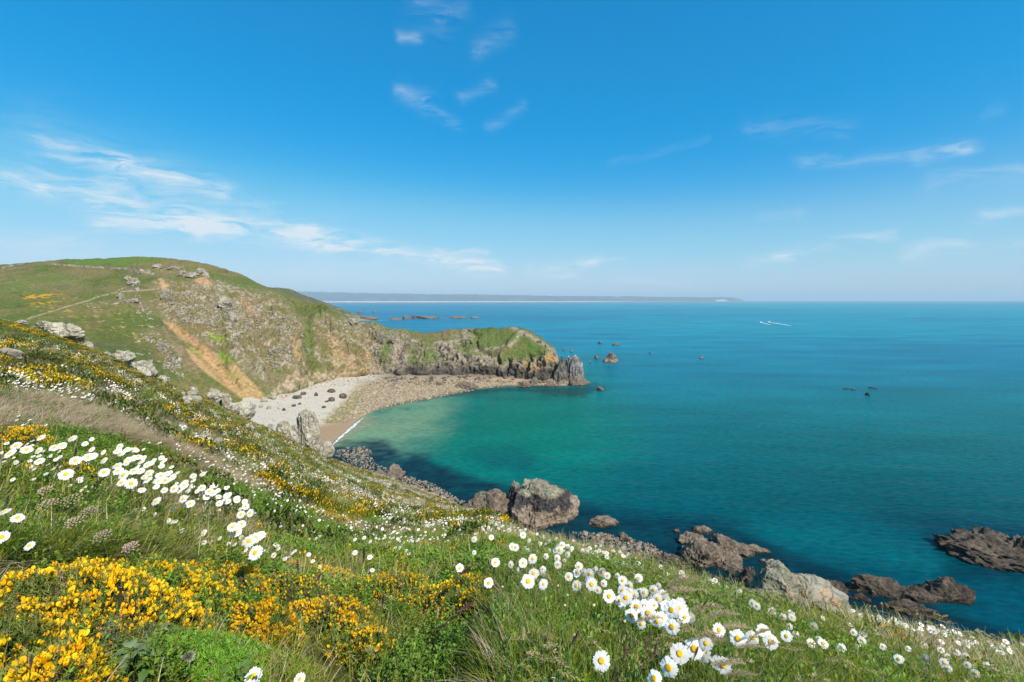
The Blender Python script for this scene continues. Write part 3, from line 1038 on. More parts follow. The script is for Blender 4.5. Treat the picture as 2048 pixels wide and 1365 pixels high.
def rock_shape(seed, level, dims, cuts=14, rough=.16, freq=1.6, hmin=.62, fine=.05, strat=None, point=0.0, col_=0.0):
    d, f = ico(level)
    g = np.random.default_rng(seed)
    n = g.normal(size=(cuts, 3))
    n /= np.linalg.norm(n, axis=1, keepdims=True)
    h = g.uniform(hmin, 1.0, cuts)
    dn = d @ n.T
    rr = np.where(dn > 1e-3, h[None, :] / np.maximum(dn, 1e-3), 9.0)
    r = np.minimum(rr.min(1), 1.0)
    p = d * r[:, None]
    if col_:
        p[:, :2] *= (1 / (np.sqrt(np.maximum(1 - d[:, 2] ** 2, 0)) + .12) ** col_)[:, None]
        p[:, 2] *= 1 - .12 * col_
    o = g.uniform(-50, 50, 3)
    q = p * freq + o
    if strat is not None:
        q = q * np.array(strat)
    k = rough * (ridged(q, 4, seed % 97) - 0.15)
    if level >= 3:
        k = k + fine * ridged(q * 4.1, 3, seed % 89 + 5)
    p = p * (1 + k)[:, None]
    if point:
        s = 1 - point * np.clip(p[:, 2:3], -0.2, 1.2)
        p[:, :2] *= np.clip(s, 0.15, 1.3)
    return p * np.array(dims)[None, :], f


M_SLOPE_ROCK = rock_mat('slope_stone', (0.42, 0.375, 0.29), (0.20, 0.18, 0.14), (0.52, 0.47, 0.38), 1.0, None, ((0.30, 0.23, 0.06), 0.68), (0.33, 0.33, 0.20))
M_SEA_ROCK = rock_mat('shore_stone', (0.185, 0.142, 0.10), (0.085, 0.066, 0.05), (0.25, 0.20, 0.145), 1.1, wet=True)
M_SKERRY = rock_mat('skerry_stone', (0.092, 0.071, 0.052), (0.040, 0.032, 0.025), (0.15, 0.118, 0.085), 1.1, wet=True)
M_BIG = rock_mat('tidal_stone', (0.27, 0.255, 0.185), (0.14, 0.125, 0.10), (0.33, 0.30, 0.22), 0.7, (5.2, 9.2), ((0.34, 0.19, 0.05), 0.62), (0.22, 0.225, 0.12))
M_STACK = rock_mat('cliff_stack_stone', (0.15, 0.122, 0.095), (0.05, 0.044, 0.04), (0.24, 0.21, 0.18), 0.5, (4.6, 5.4), ((0.42, 0.27, 0.06), 0.64))
M_STACKP = rock_mat('pale_stack_stone', (0.22, 0.205, 0.19), (0.06, 0.055, 0.052), (0.42, 0.41, 0.39), 0.5, (4.4, 5.2))
M_COBBLE = rock_mat('cobble_stone', (0.38, 0.315, 0.20), (0.24, 0.19, 0.12), (0.50, 0.43, 0.30), 1.5)
M_PEBBLE = rock_mat('pebble_stone', (0.27, 0.215, 0.155), (0.15, 0.115, 0.085), (0.36, 0.295, 0.215), 1.5)
M_DARK = rock_mat('dark_stone', (0.12, 0.09, 0.062), (0.055, 0.045, 0.035), (0.18, 0.14, 0.095), 1.0)
M_LICHEN = rock_mat('lichen_stone', (0.26, 0.25, 0.175), (0.10, 0.10, 0.07), (0.38, 0.345, 0.28), 7.0, None, ((0.62, 0.22, 0.02), 0.585), (0.24, 0.25, 0.15), .88)
M_PALE = rock_mat('pale_crag_stone', (0.35, 0.305, 0.235), (0.17, 0.15, 0.115), (0.43, 0.385, 0.31), 0.35)


M_BROWN = rock_mat('brown_crag_stone', (0.26, 0.22, 0.165), (0.12, 0.10, 0.08), (0.34, 0.30, 0.235), 0.35)


def rock(name, seed, level, dims, mat, loc, rotz=0.0, tilt=(0, 0), label=None, cat='rock', group=None, smooth=None, **kw):
    v, f = rock_shape(seed, level, dims, **kw)
    me = mesh_np(name, v, f, (level >= 4) if smooth is None else smooth)
    o = link(name, me, mat)
    o.location = loc
    o.rotation_euler = (tilt[0], tilt[1], rotz)
    return tag(o, label, cat, group)


def px_size(P, n):
    return n * P.y / F_PX


def sea_rock(name, x0, x1, ytop, ybase, label, seed, mat=None, level=4, deep=0.6, rotz=0.0, tilt=(0, 0), group=None, cat='rock', **kw):
    kw.setdefault('fine', .13)
    kw.setdefault('cuts', 11)
    kw.setdefault('hmin', .5)
    kw.setdefault('smooth', level >= 6)
    sk = .86 if name == 'skerry' else 1.0
    """a rock standing in the sea, filling a box in photo pixels"""
    base = on_plane((x0 + x1) / 2, ybase)
    w = px_size(base, x1 - x0)
    # top is at the middle of the rock; its height above the water from the sight line
    dep = w * deep
    yc = base.y + dep * 0.5
    u, v = ray((x0 + x1) / 2, ytop)
    h = max(CAM_H + v * yc, 0.25 * w * 0.3)
    hh = h * 1.12
    return rock(name, seed, level, (w * .55 * sk, dep * .5 * sk, hh * sk), mat or M_SEA_ROCK, (base.x * yc / base.y, yc, -0.10 * h), rotz, tilt, label, cat, group, **kw)


# ---- shore rocks below the slope
sea_rock('shore_rock', 1008, 1156, 970, 1057, 'big rounded shore rock with black tide band and tan barnacled foot', 1, M_BIG, 6, .8, .5, cuts=9, rough=.24, freq=1.8, hmin=.66, smooth=False, fine=.09, strat=(1, 1, .7), col_=.45)
sea_rock('shore_rock', 1000, 1050, 968, 1035, 'dark shoulder rock leaning on the left of the big rounded shore rock', 2, M_BIG, 5, .8, 1.1, cuts=9, rough=.16)
sea_rock('shore_rock', 922, 1030, 988, 1046, 'low brown rock shelf left of the big rounded shore rock', 3, M_SEA_ROCK, 5, .7, .2, cuts=12, rough=.22, freq=2.2)
sea_rock('shore_rock', 1180, 1232, 1035, 1058, 'small lumpy tan rock in the water right of the big shore rock', 4, M_SEA_ROCK, 4, .7, rough=.3, freq=2.2)
sea_rock('shore_rock', 1350, 1412, 1073, 1100, 'upper left lump of the brown rock cluster off the slope', 5, M_SEA_ROCK, 4, .8, rough=.3, freq=2.4)
sea_rock('shore_rock', 1400, 1495, 1076, 1116, 'long tan rock at the top right of the brown rock cluster', 6, M_SEA_ROCK, 5, .7, -.25, rough=.3, freq=2.6)
sea_rock('shore_rock', 1475, 1530, 1093, 1112, 'thin pointed end rock at the right tip of the brown rock cluster', 7, M_SEA_ROCK, 4, .6, -.25, rough=.3)
sea_rock('shore_rock', 1345, 1445, 1090, 1148, 'broadest knobbly rock of the brown rock cluster off the slope', 8, M_SEA_ROCK, 5, .9, .3, rough=.32, freq=2.6)
sea_rock('shore_rock', 1410, 1475, 1102, 1145, 'rounded rock at the lower right of the brown rock cluster', 9, M_SEA_ROCK, 5, .9, -.4, rough=.3, freq=2.4)
sea_rock('shore_rock', 1383, 1428, 1056, 1072, 'small flat rock by itself above the brown rock cluster', 10, M_SEA_ROCK, 4, .6, rough=.3)
sea_rock('shore_rock', 1346, 1363, 1059, 1068, 'tiny rock left of the small flat rock above the cluster', 12, M_SEA_ROCK, 3, .7)
sea_rock('shore_rock', 1478, 1520, 1141, 1182, 'dark wet rock behind the left end of the orange lichened boulder', 13, M_SKERRY, 4, .9, .4, rough=.3)
sea_rock('shore_rock', 1452, 1470, 1140, 1152, 'small half sunk rock left of the dark wet rock', 14, M_SKERRY, 3, .8)
sea_rock('shore_rock', 1512, 1532, 1118, 1127, 'small tan rock right below the pointed cluster tip', 15, M_SEA_ROCK, 3, .8)
sea_rock('skerry', 1640, 1700, 1166, 1200, 'small dark jagged skerry nearest the lichened boulder', 16, M_SKERRY, 5, .5, -.5, rough=.34, freq=2.6)
sea_rock('skerry', 1690, 1735, 1184, 1207, 'low tail of the small dark jagged skerry', 17, M_SKERRY, 4, .5, -.5, rough=.3)
sea_rock('skerry', 1703, 1815, 1150, 1208, 'brown humped skerry in the middle of the right hand group', 18, M_SKERRY, 5, .6, -.35, rough=.3, freq=2.2)
sea_rock('skerry', 1785, 1872, 1178, 1212, 'lower right end of the brown humped skerry', 19, M_SKERRY, 5, .55, -.35, rough=.3, freq=2.2)
sea_rock('skerry', 1812, 1935, 1156, 1210, 'long pointed skerry slanting right of the humped one', 20, M_SKERRY, 5, .35, -.42, rough=.3, freq=2.2)
sea_rock('skerry', 1755, 1888, 1206, 1246, 'low dark skerry just beyond the flowery brow', 21, M_SKERRY, 5, .4, -.3, rough=.32, freq=2.4)
sea_rock('skerry', 1878, 2075, 1068, 1148, 'largest dark skerry at the right edge of the picture', 22, M_SKERRY, 6, .7, -.15, rough=.30, freq=2.6, hmin=.7)
sea_rock('skerry', 1980, 2110, 1078, 1150, 'right hand hump of the largest dark skerry', 23, M_SKERRY, 5, .7, .3, rough=.3, freq=2.2)
sea_rock('skerry', 1876, 1930, 1074, 1092, 'thin dark point at the upper left of the largest skerry', 24, M_SKERRY, 4, .6, -.2, rough=.3)
sea_rock('shore_rock', 762, 812, 934, 962, 'pale craggy shore rock below the middle of the slope', 25, M_SEA_ROCK, 5, .9, .2, rough=.36, freq=2.4)
sea_rock('shore_rock', 740, 772, 944, 962, 'low tan rock left of the pale craggy shore rock', 26, M_SEA_ROCK, 4, .9, .2, rough=.3)
sea_rock('shore_rock', 1232, 1262, 1068, 1086, 'rounded brown rock on the pebbly shore under the slope', 27, M_SEA_ROCK, 4, .8, rough=.28)
sea_rock('shore_rock', 1198, 1222, 1070, 1086, 'small brown rock left of the rounded one on the pebbly shore', 28, M_SEA_ROCK, 4, .8, rough=.28)
sea_rock('shore_rock', 1306, 1375, 1118, 1150, 'dark broken rocks between the pebbly shore and the cluster', 29, M_SKERRY, 5, .8, -.3, rough=.4, freq=3)

# ---- headland tip: sea stacks and their skirt
sea_rock('sea_stack', 1103, 1140, 722, 772, 'dark pointed sea stack touching the tip of the headland', 31, M_STACK, 5, .8, .4, cuts=16, rough=.26, point=.4, strat=(1.4, 1.4, .5), hmin=.7, col_=.2)
sea_rock('sea_stack', 1129, 1166, 719, 770, 'pale topped upright sea stack at the far end of the headland', 32, M_STACKP, 5, .7, .2, cuts=10, rough=.26, freq=2.2, point=.08, strat=(1.8, 1.8, .3), hmin=.8, col_=.8)
sea_rock('shore_rock', 1140, 1172, 752, 773, 'tan foot rock under the pale topped sea stack', 33, M_SEA_ROCK, 4, .8, 0, rough=.2)
sea_rock('shore_rock', 1166, 1180, 762, 769, 'low tan rock at the very tip of the headland', 34, M_SEA_ROCK, 3, .8)
sea_rock('shore_rock', 1086, 1114, 758, 775, 'tan block left of the dark pointed stack', 35, M_SEA_ROCK, 4, .8, .3)
sea_rock('shore_rock', 1058, 1078, 757, 772, 'rounded tan block on the cobble bank near the tip', 36, M_SEA_ROCK, 4, .8, .7)
sea_rock('shore_rock', 1080, 1106, 738, 770, 'dark rock in the notch between headland and pointed stack', 37, M_STACK, 4, .9, .2, rough=.25)
sea_rock('shore_rock', 1036, 1062, 764, 777, 'tan slab at the water edge of the cobble bank', 38, M_SEA_ROCK, 4, .8)
sea_rock('shore_rock', 910, 955, 764, 782, 'large pale flat slab low on the cobble bank', 39, M_SEA_ROCK, 4, .9, .2)
sea_rock('shore_rock', 1127, 1142, 720, 731, 'brown rock in the water just behind the stacks', 40, M_SEA_ROCK, 4, .9)
sea_rock('sea_stack', 1206, 1237, 708, 727, 'small castle shaped rock alone in the sea beyond the headland', 41, M_STACK, 5, .8, .3, cuts=12, rough=.26, point=.45)
for i, (a, b_, c_, d_, lb) in enumerate([
        (1187, 1197, 711, 719, 'small wedge rock left of the castle shaped rock'), (1175, 1182, 723, 727, 'tiny rock low left of the castle shaped rock'), (1221, 1245, 685, 692, 'flat broken reef above the castle shaped rock'),
        (1193, 1204, 683, 688, 'small flat reef left of the broken reef'), (1138, 1148, 700, 705, 'small reef just right of the headland top'), (1124, 1131, 697, 702, 'tiny reef closest to the headland top'),
        (1397, 1410, 714, 719, 'lone reef far out to the right in open water'), (1297, 1305, 705, 708, 'tiny reef between the castle rock and the lone reef'), (1192, 1206, 775, 782, 'small rock off the tip of the headland'),
        (1685, 1697, 777, 781, 'left reef of the little pair far right in the bay'), (1700, 1712, 778, 782, 'right reef of the little pair far right in the bay'), (1729, 1741, 786, 793, 'small reef below the little pair far right'),
        (1738, 1752, 776, 779, 'barely awash reef right of the little pair')]):
    sea_rock('reef', a, b_, c_, d_, lb, 50 + i, M_SEA_ROCK if i < 9 else M_SKERRY, 3, .7, i * .7, cat='reef', rough=.25)
for i, (a, b_, c_, d_, lb) in enumerate([
        (824, 877, 629.5, 638, 'longest flat brown islet behind the headland'), (803, 824, 632, 638.5, 'short brown islet touching the longest islet'), (893, 934, 631, 637, 'broken brown islet right of the longest islet'),
        (937, 957, 633.5, 637, 'low chain of reefs at the right of the islets'), (782, 803, 636, 640.5, 'low reef left of the short islet'), (713, 726, 621, 626, 'tiny far reef close to the hill behind'), (744, 753, 621.5, 625, 'tiny far reef in the strait behind the headland'), (714, 757, 632, 640, 'flat rock shelf at the foot of the hill behind')]):
    sea_rock('islet', a, b_, c_, d_, lb, 80 + i, M_SEA_ROCK, 4 if i < 3 else 3, .5, 0.0, cat='islet', rough=.2)

# ---- outcrops on the near slope
def slope_rock(xc, yc, w, h, label, seed, mat=None, level=4, sink=.25, rotz=None, tilt=(0, 0), name='outcrop', deep=.8, **kw):
    P = on_slope(xc, yc + h * .42) or brow_point(xc)
    W_, H_ = px_size(P, w), px_size(P, h)
    return rock(name, seed, level, (W_ * .54, W_ * .54 * deep, H_ * (.50 + sink * .5)), mat or M_SLOPE_ROCK, (P.x, P.y + W_ * .2, P.z + H_ * (.46 - sink * .4)), seed * .7 if rotz is None else rotz, tilt, label, 'rock', None, **{**dict(hmin=.45, cuts=11, fine=.12), **kw})


for i, (x, y, w, h, lb) in enumerate([
        (86, 650, 44, 20, 'leftmost grey slab of the outcrop on the near left brow'), (112, 658, 46, 30, 'wide grey block in the middle of the left brow outcrop'), (138, 668, 40, 34, 'light grey angular block of the left brow outcrop'),
        (167, 664, 24, 34, 'upright dark cracked block at the right of the left brow outcrop'), (190, 681, 22, 18, 'small grey stone right below the upright cracked block'), (60, 644, 20, 10, 'flat small stone at the upper left of the brow outcrop'),
        (213, 709, 18, 12, 'small grey stone between the two brow outcrops'), (228, 706, 20, 14, 'low grey stone left of the long slanting outcrop'), (252, 716, 42, 34, 'upper block of the long slanting outcrop with thrift'),
        (278, 734, 42, 36, 'lower block of the long slanting outcrop'), (298, 745, 22, 26, 'steep end stone of the long slanting outcrop'), (12, 708, 34, 26, 'grey stone at the left picture edge above the daisies'),
        (334, 757, 20, 16, 'round pale stone right of the slanting outcrop'), (428, 768, 32, 28, 'left half of the split grey outcrop above the sand'), (449, 768, 30, 30, 'right half of the split grey outcrop above the sand'),
        (376, 788, 26, 22, 'grey stone heap left of the split outcrop'), (391, 800, 18, 14, 'pale stone below the grey stone heap'), (372, 800, 16, 16, 'darker stone at the foot of the grey heap'), (392, 776, 18, 14, 'small stone between heap and split outcrop'),
        (455, 802, 24, 14, 'pinkish flat stone below the split outcrop'), (489, 816, 40, 34, 'dark notched outcrop at the edge of the grey sand'), (470, 795, 22, 18, 'grey stone left of the dark notched outcrop'),
        (329, 845, 20, 14, 'pale rounded stone in the flowers below the brow'), (361, 853, 28, 14, 'pinkish flat stone right of the pale rounded one'), (440, 871, 18, 10, 'pale stone low in the flowery slope'), (428, 882, 22, 10, 'flat pale stone in grass'),
        (498, 855, 20, 16, 'rounded grey stone above the yellow gorse band'), (398, 872, 22, 12, 'half buried pale stone in daisies'), (150, 716, 20, 20, 'weathered stone in gorse below the upright block'), (540, 846, 14, 12, 'small stone by the left foot of the craggy pinnacle')]):
    slope_rock(x, y, w, h, lb, 120 + i, level=4 if w > 18 else 3, rough=.30, freq=2.0, smooth=False)
slope_rock(612, 864, 46, 72, 'tall craggy pinnacle of split rock above the sandy shore', 160, level=5, sink=.2, rotz=.3, name='rock_pinnacle', cuts=16, rough=.34, freq=1.7, hmin=.5, fine=.12, strat=(1.2, 1.2, .6), point=.15, deep=.9, smooth=False, col_=.35)
slope_rock(588, 872, 20, 44, 'dark narrow rib at the left foot of the craggy pinnacle', 164, level=5, sink=.2, rotz=.9, name='rock_pinnacle', cuts=16, rough=.3, strat=(1.5, 1.5, .4), point=.3)
slope_rock(568, 850, 26, 36, 'small pointed crag left of the tall pinnacle', 161, level=5, sink=.2, rotz=.8, name='rock_pinnacle', cuts=16, rough=.3, point=.35)
slope_rock(648, 902, 30, 32, 'pale stone below the right foot of the pinnacle', 162, level=4, rough=.25)
slope_rock(627, 880, 24, 46, 'pale buttress on the right of the tall pinnacle', 163, level=5, rough=.3, strat=(1.5, 1.5, .4), name='rock_pinnacle')

# ---- the lichened boulder on the right, in two lobes
P = on_slope(1545, 1232, .02) or brow_point(1545, back=.9)
for (xc, yt, yb, w, lb, sd, tl, dp) in ((1548, 1143, 1216, 88, 'grey boulder with orange lichen patches standing in the daisies', 171, (0, .2), .9), (1628, 1172, 1226, 118, 'pale sloping slab against the right of the orange lichened boulder', 172, (0, .34), .8),
                                        (1590, 1168, 1218, 54, 'greenish lump filling the gap between lichened boulder and slab', 173, (0, .1), .9)):
    Y0 = P.y + (.12 if sd == 172 else 0)
    u, v = ray(xc, (yt + yb) / 2 - 6)
    W_, H_ = w * 1.05 * Y0 / F_PX, (yb - yt) * 1.12 * Y0 / F_PX
    rock('boulder', sd, 5, (W_ * .56, W_ * .5 * dp, H_ * .64), M_LICHEN, (u * Y0, Y0, CAM_H + v * Y0 - H_ * .06), .2, tl, lb, 'boulder', None, cuts=9, rough=.17, freq=1.7, hmin=.6, fine=.07, smooth=False)
slope_rock(1718, 1236, 36, 16, 'low grey stone at the foot of the pale sloping slab', 174, M_LICHEN, rough=.1)
slope_rock(1690, 1350, 60, 12, 'flat grey stone half hidden in grass at the bottom right', 175, M_LICHEN, rough=.1)

# ---- outcrops on the hill across the bay
for i, (x, y, w, h, lb) in enumerate([
        (266, 560, 22, 28, 'craggy pale outcrop under the end of the stone wall'), (256, 552, 18, 16, 'pale stone left of the outcrop under the wall'), (274, 574, 16, 18, 'low pale stone at the foot of the outcrop under the wall'), (284, 541, 12, 16, 'narrow upright slab right of the wall end'),
        (296, 542, 9, 14, 'thin upright slab beside the narrow one'), (305, 546, 8, 10, 'small leaning slab on the hilltop turf'), (312, 530, 22, 16, 'left stone of the summit crag'), (345, 533, 26, 10, 'long low stone of the summit crag'),
        (362, 545, 24, 16, 'left block of the lower summit crag'), (384, 547, 28, 16, 'widest block of the lower summit crag'), (411, 548, 14, 18, 'rounded end block of the lower summit crag'), (400, 538, 20, 12, 'brown stone above the rounded end block'),
        (329, 590, 22, 28, 'big smooth boulder on the hillside'), (343, 584, 9, 20, 'narrow slab leaning on the big smooth boulder'), (338, 604, 14, 6, 'flat stone below the big smooth boulder'), (446, 602, 30, 36, 'largest crag on the face above the slip'), (430, 606, 12, 22, 'narrow rib left of the largest crag'),
        (462, 630, 20, 28, 'grey rib below the largest crag'), (458, 652, 14, 18, 'lower step of the grey rib'), (500, 640, 14, 18, 'grey block right of the rib'), (240, 590, 18, 16, 'rocky knob above the slope path'), (262, 598, 26, 18, 'broken stones below the rocky knob'),
        (323, 690, 20, 28, 'pale streaked rock at the top of the orange slip'), (355, 720, 18, 40, 'brown rib beside the orange slip'), (545, 700, 22, 16, 'grey ledge low on the face'), (520, 610, 16, 12, 'pale stone high on the face'),
        (705, 640, 22, 18, 'pale crag on the crest of the saddle'), (760, 672, 20, 24, 'grey crag on the saddle flank'), (782, 678, 14, 20, 'narrow grey crag right of the saddle flank'), (940, 659, 18, 8, 'grey stones on the top of the headland'), (1052, 668, 14, 14, 'grey tor near the right end of the headland top'),
        (1078, 683, 12, 10, 'small tor on the headland shoulder'), (1094, 690, 10, 10, 'tooth of rock low on the headland shoulder'), (1108, 704, 12, 12, 'ochre block at the brink of the headland')]):
    p, n_ = on_headland(x, y + h * .3)
    if p is None:
        continue
    W_, H_ = px_size(p, w), px_size(p, h)
    rock('crag', 200 + i, 4, (W_ * .43, W_ * .4, H_ * .48), M_PALE if i < 27 else M_BROWN, (p.x, p.y + W_ * .1, p.z + H_ * .04), i * .9, (0, 0), lb, 'rock', None, cuts=12, hmin=.5, rough=.34, freq=2.0, fine=.12, smooth=False)

# ---- dark boulders on the sand
for i, (x, y, w, h, lb) in enumerate([(661, 782, 16, 9, 'dark brown boulder at the back of the grey sand'), (683, 793, 17, 11, 'largest brown boulder beside the cobble bank'), (661, 799, 14, 9, 'dark boulder below and left of the largest brown one'), (630, 789, 11, 7, 'brown boulder in the middle of the grey sand'),
                                      (592, 794, 17, 9, 'grey brown boulder at the left of the grey sand'), (605, 787, 12, 7, 'brown boulder behind the grey brown one'), (566, 819, 8, 6, 'small brown stone low on the grey sand'), (586, 811, 8, 6, 'brown stone left of the middle on grey sand'), (598, 807, 7, 5, 'little stone beside the brown stone'), (646, 814, 8, 5, 'tan stone on sand toward the green weed'), (652, 803, 8, 4, 'flat tan stone under the dark boulders'),
                                      (527, 799, 16, 12, 'pinkish boulder under the orange slip'), (544, 795, 12, 10, 'grey boulder right of the pinkish one'), (520, 812, 10, 8, 'dark stone at the left end of the sand'), (536, 815, 9, 8, 'dark pointed stone near the left end'), (557, 816, 8, 7, 'grey stone on sand left of the small brown stone')]):
    p = on_beach(x, y + h * .35)
    if p is None:
        continue
    W_, H_ = px_size(p, w), px_size(p, h)
    rock('beach_boulder', 260 + i, 3, (W_ * .52, W_ * .45, H_ * .62), M_DARK if i < 11 else M_SLOPE_ROCK, (p.x, p.y + W_ * .3, p.z + H_ * .25), i, (0, 0), lb, 'boulder', None, smooth=False, rough=.2, hmin=.5, cuts=9)


# ------------------------------------------------------------------ scatter: many alike small things as one object
def scatter(name, pts, rots, scl, idx, protos, kind='stuff', label=None, cat=None):
    """one object that sets meshes at points; protos is a list of (mesh)"""
    c = bpy.data.collections.new(name + '_kinds')
    for i, me in enumerate(protos):
        c.objects.link(bpy.data.objects.new('%s_kind_%02d' % (name, i), me))
    me = bpy.data.meshes.new(name)
    n = len(pts)
    me.vertices.add(n)
    me.vertices.foreach_set('co', np.asarray(pts, np.float32).ravel())
    for nm, tp, dat, key in (('rot', 'FLOAT_VECTOR', rots, 'vector'), ('scl', 'FLOAT', scl, 'value'), ('idx', 'INT', idx, 'value')):
        a = me.attributes.new(nm, tp, 'POINT')
        a.data.foreach_set(key, np.asarray(dat, np.int32 if tp == 'INT' else np.float32).ravel())
    o = link(name, me)
    ng = bpy.data.node_groups.new(name, 'GeometryNodeTree')
    ng.interface.new_socket('Geometry', in_out='INPUT', socket_type='NodeSocketGeometry')
    ng.interface.new_socket('Geometry', in_out='OUTPUT', socket_type='NodeSocketGeometry')
    a, z = ng.nodes.new('NodeGroupInput'), ng.nodes.new('NodeGroupOutput')
    m2p = ng.nodes.new('GeometryNodeMeshToPoints')
    ip = ng.nodes.new('GeometryNodeInstanceOnPoints')
    ci = ng.nodes.new('GeometryNodeCollectionInfo')
    ci.inputs['Collection'].default_value = c
    ci.inputs['Separate Children'].default_value = True
    ci.inputs['Reset Children'].default_value = True
    ng.links.new(a.outputs[0], m2p.inputs[0])
    ng.links.new(m2p.outputs[0], ip.inputs['Points'])
    ng.links.new(ci.outputs[0], ip.inputs['Instance'])
    ip.inputs['Pick Instance'].default_value = True
    for nm, tp, sock in (('idx', 'INT', 'Instance Index'), ('rot', 'FLOAT_VECTOR', 'Rotation'), ('scl', 'FLOAT', 'Scale')):
        na = ng.nodes.new('GeometryNodeInputNamedAttribute')
        na.data_type = tp
        na.inputs['Name'].default_value = nm
        ng.links.new(na.outputs['Attribute'], ip.inputs[sock])
    ng.links.new(ip.outputs[0], z.inputs[0])
    md = o.modifiers.new('scatter', 'NODES')
    md.node_group = ng
    return tag(o, label, cat, kind=kind)


# ---- cobbles: the bank under the headland and the shores
cob_me = []
for i in range(10):
    v, f = rock_shape(300 + i, 2, (.5, .42, .34), cuts=10, rough=.08, hmin=.75)
    cob_me.append(mesh_np('cobble', v, f, False))
    cob_me[-1].materials.append(M_COBBLE if i < 5 else M_PEBBLE)


cob_dark = []
for i in range(5):
    v, f = rock_shape(320 + i, 2, (.5, .42, .38), cuts=9, rough=.12, hmin=.6)
    cob_dark.append(mesh_np('cobble', v, f, False))
    cob_dark[-1].materials.append((M_SEA_ROCK, M_STACK, M_DARK)[i % 3])
M_ALGAE = rock_mat('weedy_stone', (0.22, 0.20, 0.06), (0.11, 0.115, 0.03), (0.36, 0.30, 0.16), 1.5)
cob_alg = []
for i in range(3):
    v, f = rock_shape(330 + i, 2, (.5, .42, .3), cuts=9, rough=.1, hmin=.7)
    cob_alg.append(mesh_np('cobble', v, f, False))
    cob_alg[-1].materials.append(M_ALGAE)


def in_poly(pts, n):
    xs, ys = [p[0] for p in pts], [p[1] for p in pts]
    out = []
    while len(out) < n:
        a = np.stack([rng.uniform(min(xs), max(xs), n), rng.uniform(min(ys), max(ys), n)], 1)
        a = a[poly_sd(a[:, 0], a[:, 1], pts) > 0]
        out += [tuple(q) for q in a]
    return out[:n]


def put_cobble(px_, py_, size, label, group, z=None, kinds=None):
    p = on_beach(px_, py_) if z is None else on_plane(px_, py_, z)
    if p is None:
        return
    o = link('cobble', rnd.choice(kinds or cob_me))
    o.location = (p.x, p.y, p.z + size * .06)
    o.rotation_euler = (rnd.uniform(-.4, .4), rnd.uniform(-.4, .4), rnd.uniform(0, 6.28))
    s_ = size
    o.scale = (s_, s_, s_)
    tag(o, label, 'boulder', group)


BANK = [(645, 846), (690, 805), (718, 772), (780, 758), (900, 758), (1060, 764), (1120, 770), (1050, 773), (960, 779), (880, 795), (800, 809), (740, 824), (690, 846)]
for q in in_poly(BANK, 90):
    put_cobble(*q, rnd.uniform(1.6, 3.2), 'tan block on the cobble bank under the headland', 'large blocks on the cobble bank')
UPB = [(770, 752), (900, 752), (1060, 757), (1110, 764), (1060, 768), (950, 768), (860, 772), (770, 768)]
for q in in_poly(UPB, 60):
    put_cobble(*q, rnd.uniform(2.4, 5.0), 'brown boulder along the dark foot of the headland cliff', 'boulders along the cliff foot', None, cob_dark)
for q in in_poly([(655, 900), (690, 895), (735, 890), (740, 915), (770, 940), (740, 938), (700, 918)], 45):
    put_cobble(*q, rnd.uniform(.8, 2.0), 'pale stone in the shallow water right of the pinnacle', 'stones in the shallows by the pinnacle', 0.0, cob_me[5:])
for q in in_poly([(1150, 1068), (1215, 1070), (1290, 1088), (1340, 1118), (1400, 1160), (1360, 1150), (1240, 1105)], 75):
    put_cobble(*q, rnd.uniform(.7, 2.0), 'brown stone on the pebbly shore under the daisy slope', 'stones on the pebbly shore', 0.0, cob_me[5:])
for q in in_poly([(800, 950), (850, 965), (920, 1000), (900, 1005), (830, 975)], 30):
    put_cobble(*q, rnd.uniform(.6, 1.5), 'pale stone on the shore right of the pale craggy rock', 'stones on the shore right of the craggy rock', 0.0, cob_me[5:])

pts, sc_ = [], []
for q in in_poly(BANK, 2600):
    p = on_beach(*q)
    if p is not None:
        pts.append(tuple(p))
        sc_.append(rnd.uniform(.5, 1.7))
for q in in_poly([(650, 842), (705, 785), (728, 776), (712, 812), (690, 838)], 500):
    p = on_beach(*q)
    if p is not None:
        pts.append(tuple(p))
        sc_.append(rnd.uniform(.4, .9))
for q in in_poly([(545, 790), (600, 765), (720, 748), (760, 752), (700, 770), (600, 782), (560, 800)], 350):
    p = on_beach(*q)
    if p is not None:
        pts.append(tuple(p))
        sc_.append(rnd.uniform(.4, 1.5))
for q in in_poly([(520, 850), (510, 815), (560, 795), (680, 775), (690, 800), (640, 840)], 130):
    p = on_beach(*q)
    if p is not None:
        pts.append(tuple(p))
        sc_.append(rnd.uniform(.3, .9))
for reg, n_, lo, hi in (([(650, 900), (690, 897), (740, 893), (745, 920), (800, 950), (740, 945), (690, 922)], 520, .25, .9), ([(1140, 1064), (1215, 1068), (1300, 1088), (1350, 1120), (1420, 1170), (1360, 1160), (1230, 1110)], 1300, .2, .75), ([(790, 945), (860, 965), (930, 1004), (900, 1012), (820, 978)], 600, .25, .9)):
    for q in in_poly(reg, n_):
        pts.append(tuple(on_plane(*q, 0.02)))
        sc_.append(rnd.uniform(lo, hi))
n_ = len(pts)
pp = np.array(pts)
qx, qy = project(pp)
shal = pp[:, 2] < .03
alg = (poly_sd(qx, qy, [(632, 848), (664, 820), (703, 786), (732, 776), (712, 815), (688, 842), (650, 856)]) > 0) & (rng.uniform(0, 1, n_) < .7)
upp = (poly_sd(qx, qy, [(730, 745), (900, 745), (1130, 752), (1130, 768), (1040, 766), (940, 767), (850, 770), (760, 775)]) > 0) & (rng.uniform(0, 1, n_) < .6)
